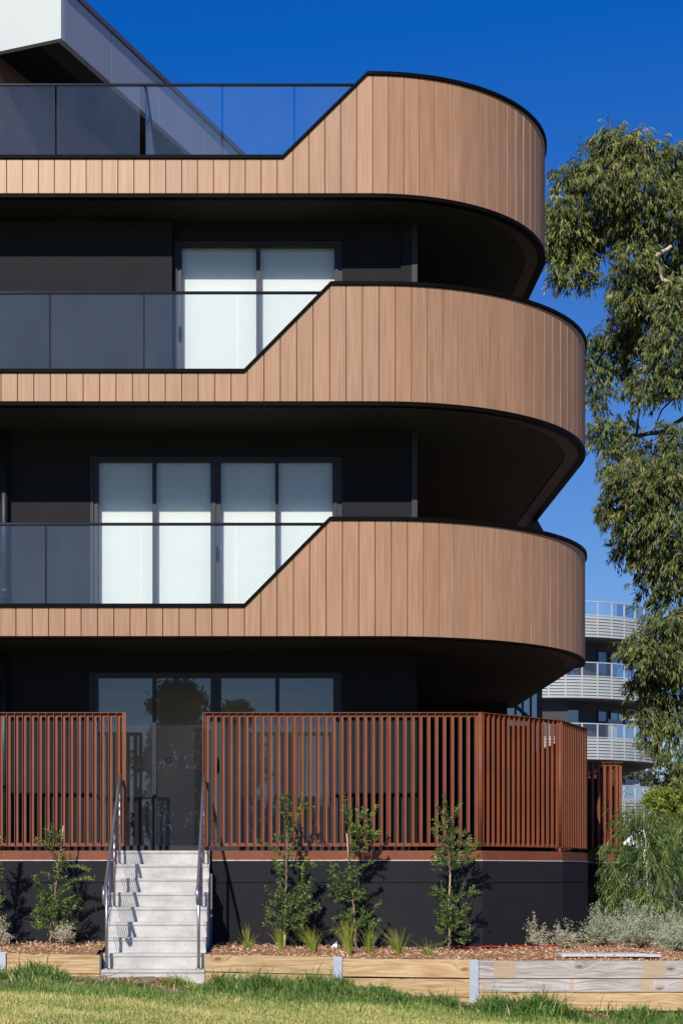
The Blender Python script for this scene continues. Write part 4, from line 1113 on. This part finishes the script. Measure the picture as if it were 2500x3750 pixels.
def leafcloud(root, mat, clumps, D, L, Wd, droop, spread, tone=(.5, .2), tw=.35, bark='bark', nl=14, br=.004):
    """clumps: (px, py, rx_px, ry_px, rd_m, n_twigs, dD). twigs carry nl leaves each and hang by 'droop'"""
    Cs = []; As = []; Ts = []; sb = MB(); k_ = D/F
    for (px, py, rx_, ry, rd, m_, dD) in clumps:
        c = np.array(P(px, py, D+dD)); m_ = int(m_)
        u = unit(m_); rad = rng.random(m_)**(1/2.4)
        ctr = c+np.stack([u[:, 0]*rx_*k_, u[:, 1]*rd, u[:, 2]*ry*k_], 1)*rad[:, None]
        d = u*np.array([1, 1, .5])+unit(m_)*.5; d[:, 2] -= droop*rng.uniform(.2, 1.1, m_)+.0
        d /= np.linalg.norm(d, axis=1)[:, None]; ln = rng.uniform(.5, 1.2, m_)*tw
        tb = rng.normal(*tone, m_)
        f = rng.random((m_, nl)); 
        pos = ctr[:, None]+d[:, None]*(ln[:, None]*f)[..., None]+rng.normal(0, .018, (m_, nl, 3))
        a = d[:, None]*.5+rng.normal(0, spread, (m_, nl, 3)); a[..., 2] -= droop
        Cs.append(pos.reshape(-1, 3)); As.append(a.reshape(-1, 3)); Ts.append(np.clip(tb[:, None]+rng.normal(0, .14, (m_, nl)), 0, 1).reshape(-1))
        for i in range(0, m_, 4):
            sb.tube([tuple(ctr[i]), tuple(ctr[i]+d[i]*ln[i])], br*.6, 3)
    C = np.concatenate(Cs); A = np.concatenate(As); T = np.concatenate(Ts); n = len(C)
    leafmesh('crown', mat, C, A, unit(n), rng.uniform(*L, n), rng.uniform(*Wd, n), T, parent=root, bend=.10)
    sb.build('twigs', bark, root)

def branch(pts, D, r0, r1, n=7):
    v = [Vector(P(q[0], q[1], D+(q[2] if len(q) > 2 else 0))) for q in pts]
    out = []
    for a, b in zip(v[:-1], v[1:]):
        for i in range(4): out.append(a+(b-a)*(i/4)+Vector(unit(1)[0])*r0*.35)
    out.append(v[-1]); m_ = len(out)
    return out, [r0+(r1-r0)*i/(m_-1) for i in range(m_)]
# weeping wattles
def wattle(D, stems, clumps, label, org):
    root = empty('weeping_wattle', org, label, 'tree', 'weeping fine leaved young trees')
    mb = MB()
    for s in stems:
        o, r = branch(s, D, .022, .008); mb.tube(o, r, 7)
    mb.build('trunk', 'pale_bark', root)
    leafcloud(root, 'acacia_leaf', [(c[0], c[1], c[2]*.82, c[3]*.86, c[4], c[5]*.45, c[6]) for c in clumps], D, (.12, .22), (.011, .018), .8, .4, (.5, .25), .45, nl=14)
wattle(25.6, [[(2330, 3400), (2318, 3250), (2322, 3090), (2310, 3045), (2322, 2990)], [(2328, 3380), (2320, 3200), (2326, 3010)]],
 [(2245, 3085, 30, 20, .3, 34, 0), (2245, 3160, 32, 28, .35, 40, 0), (2240, 3250, 34, 20, .35, 34, 0), (2235, 3330, 36, 24, .3, 38, 0), (2300, 3110, 36, 40, .4, 60, 0), (2300, 3230, 45, 60, .4, 110, 0), (2290, 3330, 50, 40, .4, 80, 0), (2275, 3390, 50, 26, .3, 50, 0), (2320, 2965, 36, 14, .3, 36, 0)],
 'weeping young tree with pale twin stems, nearest the dark wall', P(2330, 3400, 25.6))
wattle(25.0, [[(2374, 3450), (2372, 3300), (2362, 3100), (2354, 2975)], [(2380, 3400), (2378, 3250), (2374, 3100), (2376, 3020)]],
 [(2340, 2985, 50, 20, .3, 50, 0), (2400, 3000, 40, 40, .4, 60, 0), (2375, 3080, 40, 44, .4, 70, 0), (2400, 3180, 60, 60, .4, 120, 0), (2370, 3290, 60, 60, .4, 120, 0), (2400, 3370, 60, 40, .4, 90, 0), (2440, 3090, 40, 50, .4, 70, 0)],
 'tallest weeping young tree with reddish peeling trunk between the grey bushes', P(2374, 3450, 25))
wattle(26.4, [[(2465, 3390), (2468, 3300), (2470, 3190), (2480, 3050)]],
 [(2480, 3050, 50, 50, .4, 80, 0), (2470, 3170, 60, 60, .4, 110, 0), (2480, 3290, 60, 60, .4, 110, 0), (2440, 3370, 60, 30, .4, 60, 0), (2560, 3150, 70, 140, .5, 150, 0), (2520, 2990, 50, 40, .4, 50, 0)],
 'weeping young tree at the right edge of the garden', P(2465, 3390, 26.4))
bush = empty('lime_green_bush', (PX(2430, 38), 38, 0), 'yellow green rounded bush behind the weeping trees', 'shrub')
mb = MB(); o, r = branch([(2430, 3290), (2435, 3100), (2440, 2990)], 38, .08, .03); mb.tube(o, r, 8); mb.build('trunk', 'bark', bush)
leafcloud(bush, 'lime_leaf', [(2415, 2925, 36, 34, .8, 130, 0), (2470, 2940, 50, 50, .9, 220, 0), (2440, 3030, 60, 60, 1, 200, 0), (2510, 3000, 50, 60, 1, 130, 0), (2395, 2990, 30, 50, .8, 80, 0), (2470, 3130, 80, 70, 1, 200, 0)], 38, (.06, .10), (.025, .04), .2, .8, (.6, .25), .25)

# ------------------------------------------------------------------ big gum tree at the right
DG = 38.0
gum = empty('gum_tree', (PX(2800, DG), DG, -.3), 'tall gum tree with drooping grey green foliage filling the right edge', 'tree')
d2s = 2500/1568
def dq(*p): return [(a*d2s, b*d2s, *c) for a, b, *c in p]
mb = MB()
o, r = branch(dq((1765, 2400, 0), (1750, 1900, 0), (1725, 1500, 0), (1680, 1050, 0), (1640, 760, 0), (1590, 560, 0), (1560, 400, 0)), DG, .42, .08); mb.tube(o, r, 12)
mb.build('trunk', 'pale_bark', gum)
lim = MB(); pl = MB()
for b_, r0, r1 in ((((1650, 1010), (1590, 990), (1500, 994), (1450, 1000), (1415, 1030)), .07, .03), (((1640, 760), (1560, 650), (1480, 610), (1430, 625), (1395, 600)), .09, .03),
                   (((1460, 998), (1468, 930), (1455, 890)), .03, .008), (((1600, 700), (1500, 720), (1430, 760), (1360, 760)), .06, .01), (((1700, 1300), (1600, 1150), (1500, 1100), (1430, 1080)), .09, .03),
                   (((1700, 1350), (1600, 1400), (1520, 1420), (1480, 1480)), .07, .01), (((1430, 600), (1400, 640), (1380, 655)), .02, .006), (((1600, 860), (1520, 940), (1500, 990)), .03, .008),
                   (((1568, 960), (1530, 985), (1510, 975)), .05, .01), (((1720, 1600), (1600, 1560), (1520, 1560), (1460, 1520)), .06, .01)):
    o, r = branch(dq(*b_), DG, r0, r1); lim.tube(o, r, 7)
lim.build('limbs', 'dark_bark', gum)
o, r = branch(dq((1640, 760), (1575, 680), (1520, 640), (1500, 590), (1540, 565)), DG-.8, .055, .035); pl.tube(o, r, 8); pl.build('limb', 'pale_bark', gum)
GC = [ # display px: x, y, rx, ry, n twigs, dD (negative: nearer, so lit)
 (1405, 330, 55, 42, 170, 0), (1450, 350, 60, 55, 210, -.4), (1345, 400, 38, 50, 120, 0), (1300, 405, 30, 32, 60, 0), (1390, 420, 60, 60, 220, -.5), (1470, 430, 70, 60, 260, -.8), (1540, 370, 50, 55, 190, 0), (1545, 470, 55, 60, 210, -.8),
 (1285, 470, 32, 34, 75, 0), (1310, 500, 55, 45, 170, 0), (1275, 540, 26, 50, 90, 0), (1330, 560, 60, 50, 190, .4), (1300, 610, 42, 50, 110, .0), (1350, 620, 24, 40, 40, .2), (1400, 510, 60, 50, 190, .4), (1470, 520, 60, 60, 210, -.3), (1540, 570, 60, 60, 210, 0),
 (1460, 600, 50, 48, 150, -.6), (1410, 655, 16, 40, 34, 0), (1500, 640, 60, 50, 160, .3), (1450, 690, 42, 50, 130, -.4), (1510, 700, 60, 60, 190, 0), (1548, 690, 40, 60, 140, -1),
 (1425, 760, 40, 50, 120, .8), (1390, 800, 46, 46, 100, 1.2), (1470, 790, 60, 50, 170, .5), (1540, 780, 50, 70, 220, -1.2), (1360, 775, 20, 20, 22, 1), (1365, 860, 28, 50, 75, 1.4), (1420, 850, 38, 40, 80, 1.2), (1495, 870, 46, 50, 150, -1), (1550, 860, 34, 45, 110, -1),
 (1370, 905, 26, 36, 50, 1.4), (1455, 895, 14, 26, 18, .6), (1390, 985, 48, 40, 130, 1.3), (1440, 1015, 40, 34, 80, 1.2), (1425, 960, 40, 18, 30, 1.2), (1405, 1050, 36, 34, 60, 1), (1500, 1040, 50, 30, 80, 0), (1552, 1000, 30, 50, 90, -.8),
 (1440, 1095, 50, 46, 160, -.5), (1500, 1110, 60, 55, 210, -.8), (1550, 1080, 40, 60, 150, -1), (1410, 1160, 34, 38, 80, .3), (1385, 1165, 16, 26, 20, 0), (1465, 1190, 60, 46, 170, -.3), (1530, 1190, 55, 60, 200, -.8),
 (1440, 1250, 34, 38, 80, .9), (1500, 1270, 55, 50, 170, .1), (1550, 1290, 40, 60, 150, -.6), (1480, 1320, 24, 22, 30, .5), (1540, 1350, 36, 26, 50, 0),
 (1490, 1375, 30, 26, 34, .8), (1530, 1430, 50, 46, 150, -.8), (1460, 1480, 42, 34, 100, -.6), (1500, 1500, 50, 40, 140, -.7), (1550, 1500, 40, 60, 160, -.6), (1480, 1560, 38, 36, 80, .2), (1530, 1580, 46, 50, 130, .2),
 (1480, 1650, 20, 38, 36, 0), (1510, 1640, 34, 34, 60, .3), (1550, 1650, 34, 50, 90, .1), (1497, 1700, 18, 38, 36, 0), (1545, 1730, 26, 40, 50, 0), (1555, 1780, 16, 26, 20, 0),
 (1640, 420, 80, 90, 240, 0), (1650, 620, 80, 90, 240, 0), (1650, 820, 80, 90, 220, 0), (1640, 1100, 70, 90, 220, 0), (1640, 1300, 70, 90, 200, 0), (1640, 1550, 60, 100, 200, 0), (1760, 600, 90, 150, 260, .5), (1770, 950, 90, 150, 260, .5), (1760, 1300, 80, 140, 220, .5)]
leafcloud(gum, 'gum_leaf', [(x*d2s, y*d2s, a*d2s*.92, b*d2s*.92, min(a, b)*d2s*DG/F*1.1, n*((1.05 if dd < .7 else .85)*(.9 if 760 < y < 1060 else 1)), dd) for x, y, a, b, n, dd in GC], DG, (.11, .20), (.022, .036), 1.0, .42, (.45, .2), .32, 'bark', 13)

# ================================================================== NEIGHBOUR BLOCK
def neighbour():
    D0 = 85.0; kx = D0/F
    nb = empty('apartment_block', (15, D0, 0), 'distant pale grey apartment block with curved louvred balconies behind the garden', 'building')
    xc, r = 14.8, 6.3; pth = Path(D0, xc, r, D0+16)
    def zz(py): return PZ(py, D0)
    lv = [(2199, 2422)]
    T0 = 6.0; T1 = pth.l2+5
    TS = pth.samples(T0, T1, .4)
    def ring(mb, o0, o1, z0, z1_, ts=TS):
        secs = []
        for t in ts:
            a = pth.at(t, o0); b = pth.at(t, o1); secs.append([(a[0], a[1], z0), (a[0], a[1], z1_), (b[0], b[1], z1_), (b[0], b[1], z0)])
        return mb.sweep(secs)
    rails = [13.53+1.25, 10.5+1.25, 7.47+1.25, 4.44+1.25]
    for i, zr in enumerate(rails):
        zl = zr-.68; zb = zr-1.80
        pts = [pth.at(t, -.1)[:2] for t in TS]+[(xc+r-.1, D0+16), (5, D0+16)]
        pts = [(T0, D0+.1)]+pts[1:]
        bal = MB().prism([(T0, D0+16)]+pts[:-2]+[(xc+r-.1, D0+16)], zb, zb+.25).build('balcony', 'soffit_grey', nb)
        mb = MB(); ring(mb, .03, -.03, zr-.05, zr); ring(mb, .02, -.02, zl-.05, zl); 
        t = T0
        posts_ = []
        while t < T1:
            posts = MB()
            a = pth.at(t, 0); c = a; tx, ty = -c[3], c[2]
            for (w_, z0, z1_) in ((.035, zb, zr-.05),):
                q = [(c[0]-tx*w_+c[2]*.025, c[1]-ty*w_+c[3]*.025), (c[0]+tx*w_+c[2]*.025, c[1]+ty*w_+c[3]*.025), (c[0]+tx*w_-c[2]*.04, c[1]+ty*w_-c[3]*.04), (c[0]-tx*w_-c[2]*.04, c[1]-ty*w_-c[3]*.04)]
                posts.hexa([(x, y, z0) for x, y in q], [(x, y, z1_) for x, y in q])
            t += .84; posts_.append(posts)
        mb.build('handrail', 'paint_white', bal)
        for q in posts_: q.build('post', 'paint_white', bal)
        mb = MB(); ring(mb, 0, -.012, zl, zr-.05); mb.build('glass', 'rail_glass', bal)
        mb = MB(); nl = 7
        for k in range(nl):
            z0 = zb+.0+k*(zl-.06-zb)/nl; ring(mb, .012, -.02, z0+.012, z0+(zl-.06-zb)/nl-.03)
        mb.build('louvre_band', 'paint_white', bal)
        mb = MB(); ring(mb, -.05, -.09, zb+.25, zl-.1); mb.build('upstand', 'soffit_grey', bal)
    # dividers
    for zr in (rails[2], rails[3]):
        a = P(2216, 0, D0+2.5); b = P(2357, 0, D0+3.6)
        dv = MB(); dv.hexa([(a[0], D0+2.2, zr-1.5), (b[0]-.25, D0+3.3, zr-1.5), (b[0]-.25, D0+3.35, zr-1.5), (a[0], D0+2.25, zr-1.5)],
                [(a[0], D0+2.2, zr+.38), (b[0]-.25, D0+3.3, zr+.38), (b[0]-.25, D0+3.35, zr+.38), (a[0], D0+2.25, zr+.38)])
        o = dv.build('divider', 'grey_panel', nb)
        dv = MB(); m_ = [(a[0]+(b[0]-.25-a[0])*f, D0+2.2+1.1*f) for f in (0, .5, 1)]
        for x, y in m_: MB().box(x-.05, x+.05, y-.06, y+.08, zr-1.5, zr+.40).build('divider_post', 'frame_metal', o)
    # core walls, 2 m behind the balcony line
    rin = 4.5; wp = Path(D0+1.8, xc, rin, D0+16)
    for i in range(4):
        z0 = -.3 if i == 3 else rails[i+1]-1.80+.25; z1_ = rails[i]-1.80
        ts = wp.samples(T0, wp.l2+4, .5); secs = []
        if i < 3 or True:
            for t in ts:
                a = wp.at(t, 0); b = wp.at(t, -.2); secs.append([(a[0], a[1], z0), (a[0], a[1], z1_), (b[0], b[1], z1_), (b[0], b[1], z0)])
            MB().sweep(secs).build('wall', 'block_dark' if i < 3 else 'beige_wall', nb)
        # glazed doors
        if i < 3:
            for (t0, wdt) in ((13.1, .75), (14.5, .85), (15.45, .8), (17.5, .6), (18.5, .8), (19.4, .8), (11.2, .9)):
                if t0 > wp.l2-1.5: continue
                A_, B_ = wp.at(t0, .06), wp.at(t0+wdt, .06)
                C_, D_ = wp.at(t0, .02), wp.at(t0+wdt, .02)
                zt = z0+2.35
                fr = MB(); 
                def q4(p0, p1, p2, p3, za, zb_): fr.hexa([(p[0], p[1], za) for p in (p0, p1, p2, p3)], [(p[0], p[1], zb_) for p in (p0, p1, p2, p3)])
                q4(A_, B_, D_, C_, zt, zt+.07); 
                e1 = wp.at(t0-.07, .06), wp.at(t0-.07, .02); e2 = wp.at(t0+wdt+.07, .06), wp.at(t0+wdt+.07, .02)
                q4(e1[0], A_, C_, e1[1], z0, zt+.07); q4(B_, e2[0], e2[1], D_, z0, zt+.07)
                f = fr.build('window', 'frame_metal', nb)
                g0, g1, g2, g3 = wp.at(t0, .045), wp.at(t0+wdt, .045), wp.at(t0+wdt, .03), wp.at(t0, .03)
                MB().hexa([(p[0], p[1], z0) for p in (g0, g1, g2, g3)], [(p[0], p[1], zt) for p in (g0, g1, g2, g3)]).build('pane', 'blue_glass', f)
    # white fascia under the lowest balcony
    mb = MB(); ring(mb, -.02, -.3, rails[3]-2.75, rails[3]-1.802); mb.build('fascia', 'white_panel', nb)
    pts = [(T0, D0+16)]+[pth.at(t, -.31)[:2] for t in TS][:-1]+[(xc+r-.31, D0+16)]
    MB().prism(pts, rails[3]-2.76, rails[3]-2.6).build('lower_soffit', 'soffit_grey', nb)
    # service pillar at left: dark wall standing forward
    for i in (1, 2):
        z0 = rails[i]-1.80-2.8+.02; 
    for i in range(1, 3):
        z1_ = rails[i]-1.80; z0 = rails[i+1]-1.80+.25
        MB().box(PX(1984, D0+1), PX(2076, D0+1), D0+.9, D0+1.78, z0, z1_).build('pier', 'block_dark', nb)
    # ground floor columns
    mb = MB()
    for px in (2284, 2345): 
        c = PX(px, D0+1); MB().box(c-.25, c+.25, D0+1, D0+1.5, -.3, rails[3]-2.76).build('column', 'grey_panel', nb)
neighbour()

# white tapered tent-like cover seen through the weeping trees
tc_ = P(2350, 3080, 45); x, y = tc_[0], 45
mb = MB(); secs = []
for z, w_, dx in ((2.0, .95, -.25), (2.25, .72, -.12), (2.55, .40, .04), (2.85, .16, .14), (2.95, .05, .18)):
    secs.append([(x+dx-w_*.35, y-.2, z), (x+dx+w_*.2, y-.3, z), (x+dx+w_*.35, y+.2, z), (x+dx-w_*.2, y+.3, z)])
mb.sweep(secs); mb.tube([(x+.05, y, .2), (x+.05, y, 2.1)], .04, 8)
tag(mb.build('white_canopy', 'paper', None, (x, y, .3)), 'white cloth canopy on a pole, seen between the pale trunks', 'canopy')

# ------------------------------------------------------------------ far trees
def far_tree(px, D, H, rx_, label, n=500, group='trees far behind the garden', py=None):
    x = PX(px, D); root = empty('far_tree', (x, D, -.3), label, 'tree', group)
    o = [(x, D, -.4), (x+.2, D, H*.35), (x, D, H*.6), (x+.3, D, H*.85)]
    MB().tube(o, [.35, .28, .18, .05], 8).build('trunk', 'bark', root)
    cl = []
    k_ = D/F
    for i in range(16):
        a = random.uniform(0, 2*math.pi); u = random.random()**.5
        z = H*random.uniform(.38, .9); rr = rx_*(1-.55*abs(z/H-.55)/.45)
        cl.append((CX+(x+math.cos(a)*rr*u)/D*F, CY-(z-ZC)/D*F, rx_*.36/k_, H*.12/k_, rx_*.36, n/16, math.sin(a)*rr*u))
    leafcloud(root, 'far_leaf', cl, D, (.28, .5), (.10, .18), .5, .7, (.45, .25), .9, nl=12, br=.02)
far_tree(2362, 120, 9.2, 2.6, 'grey green tree just right of the distant apartment block', 700)
far_tree(2545, 110, 7.8, 2.8, 'olive tree at the right edge far behind the garden', 600)
far_tree(2440, 130, 3.9, 3.5, 'low far tree between the block and the right edge', 500)
far_tree(2650, 100, 9, 3.5, 'far tree just beyond the right edge', 400)
hd = empty('hedge', (PX(2420, 60), 60, 0), 'dark green hedge in front of the distant block', 'hedge')
leafcloud(hd, 'banksia_leaf', [(2300+i*40, 3165, 45, 60, .8, 120, 0) for i in range(9)], 60, (.07, .12), (.03, .05), .1, .8, (.4, .25), .2, nl=12)
sh = empty('leafy_bush', (PX(2277, 48), 48, 0), 'small bright green bush beside the far fence', 'shrub')
leafcloud(sh, 'banksia_leaf', [(2277, 3050, 14, 26, .3, 60, 0), (2280, 3120, 24, 50, .4, 90, 0)], 48, (.07, .12), (.03, .05), .1, .8, (.7, .2), .2, nl=12)
# power lines
for k, py in enumerate((2856, 2868)):
    D = 150; a = P(2340, py, D); b = P(2700, py+6, D)
    z = MB().tube([a, (b[0], D, b[2])], .03, 5).build('power_line', 'black_metal', None, a)
    tag(z, ['upper of the two thin power lines crossing the gap right of the block', 'lower of the two thin power lines crossing the gap right of the block'][k], 'power line', 'power lines right of the distant block')

# ------------------------------------------------------------------ trees behind the viewer, mirrored in the ground floor glass
def back_tree(x, y, H, rx_, label, n):
    root = empty('street_tree', (x, y, -.5), label, 'tree', 'trees across the lawn mirrored in the glass')
    MB().tube([(x, y, -.6), (x, y, H*.45), (x+.2, y, H*.85)], [.3, .22, .06], 8).build('trunk', 'bark', root)
    C = []; A = []
    m_ = n; u = unit(m_); z = H*rng.uniform(.15, 1, m_); pr = rx_*np.sqrt(np.clip(1-((z/H-.5)/.52)**2, .02, 1))*(.8+.25*np.sin(z*2.3)+.15*np.sin(z*5+x)); a = rng.uniform(0, 2*np.pi, m_); q = rng.random(m_)**.4
    C = np.stack([x+np.cos(a)*pr*q, y+np.sin(a)*pr*q, z], 1)+rng.normal(0, .12, (m_, 3))
    Ax = unit(m_); Ax[:, 2] -= .6
    leafmesh('crown', 'far_leaf', C, Ax, unit(m_), rng.uniform(.2, .4, m_), rng.uniform(.08, .15, m_), np.clip(rng.normal(.45, .2, m_), 0, 1), parent=root)
back_tree(-3.3, -26, 9.4, 2.1, 'tall tree behind the viewer, mirrored at the centre of the ground floor glass', 9000)
back_tree(-.9, -27, 8.6, 1.5, 'slimmer tree behind the viewer, mirrored right of the tall one', 6000)
for i, (x, y, H, rr) in enumerate(((-14, -40, 7, 4), (12, -45, 7, 5), (2.5, -50, 5.5, 4))):
    back_tree(x, y, H, rr, ['broad low tree far behind the viewer on the left', 'broad low tree far behind the viewer on the right', 'lowest tree far behind the viewer, near the middle'][i], 5000)

for o in bpy.data.objects:
    if '_o' in o: del o['_o']
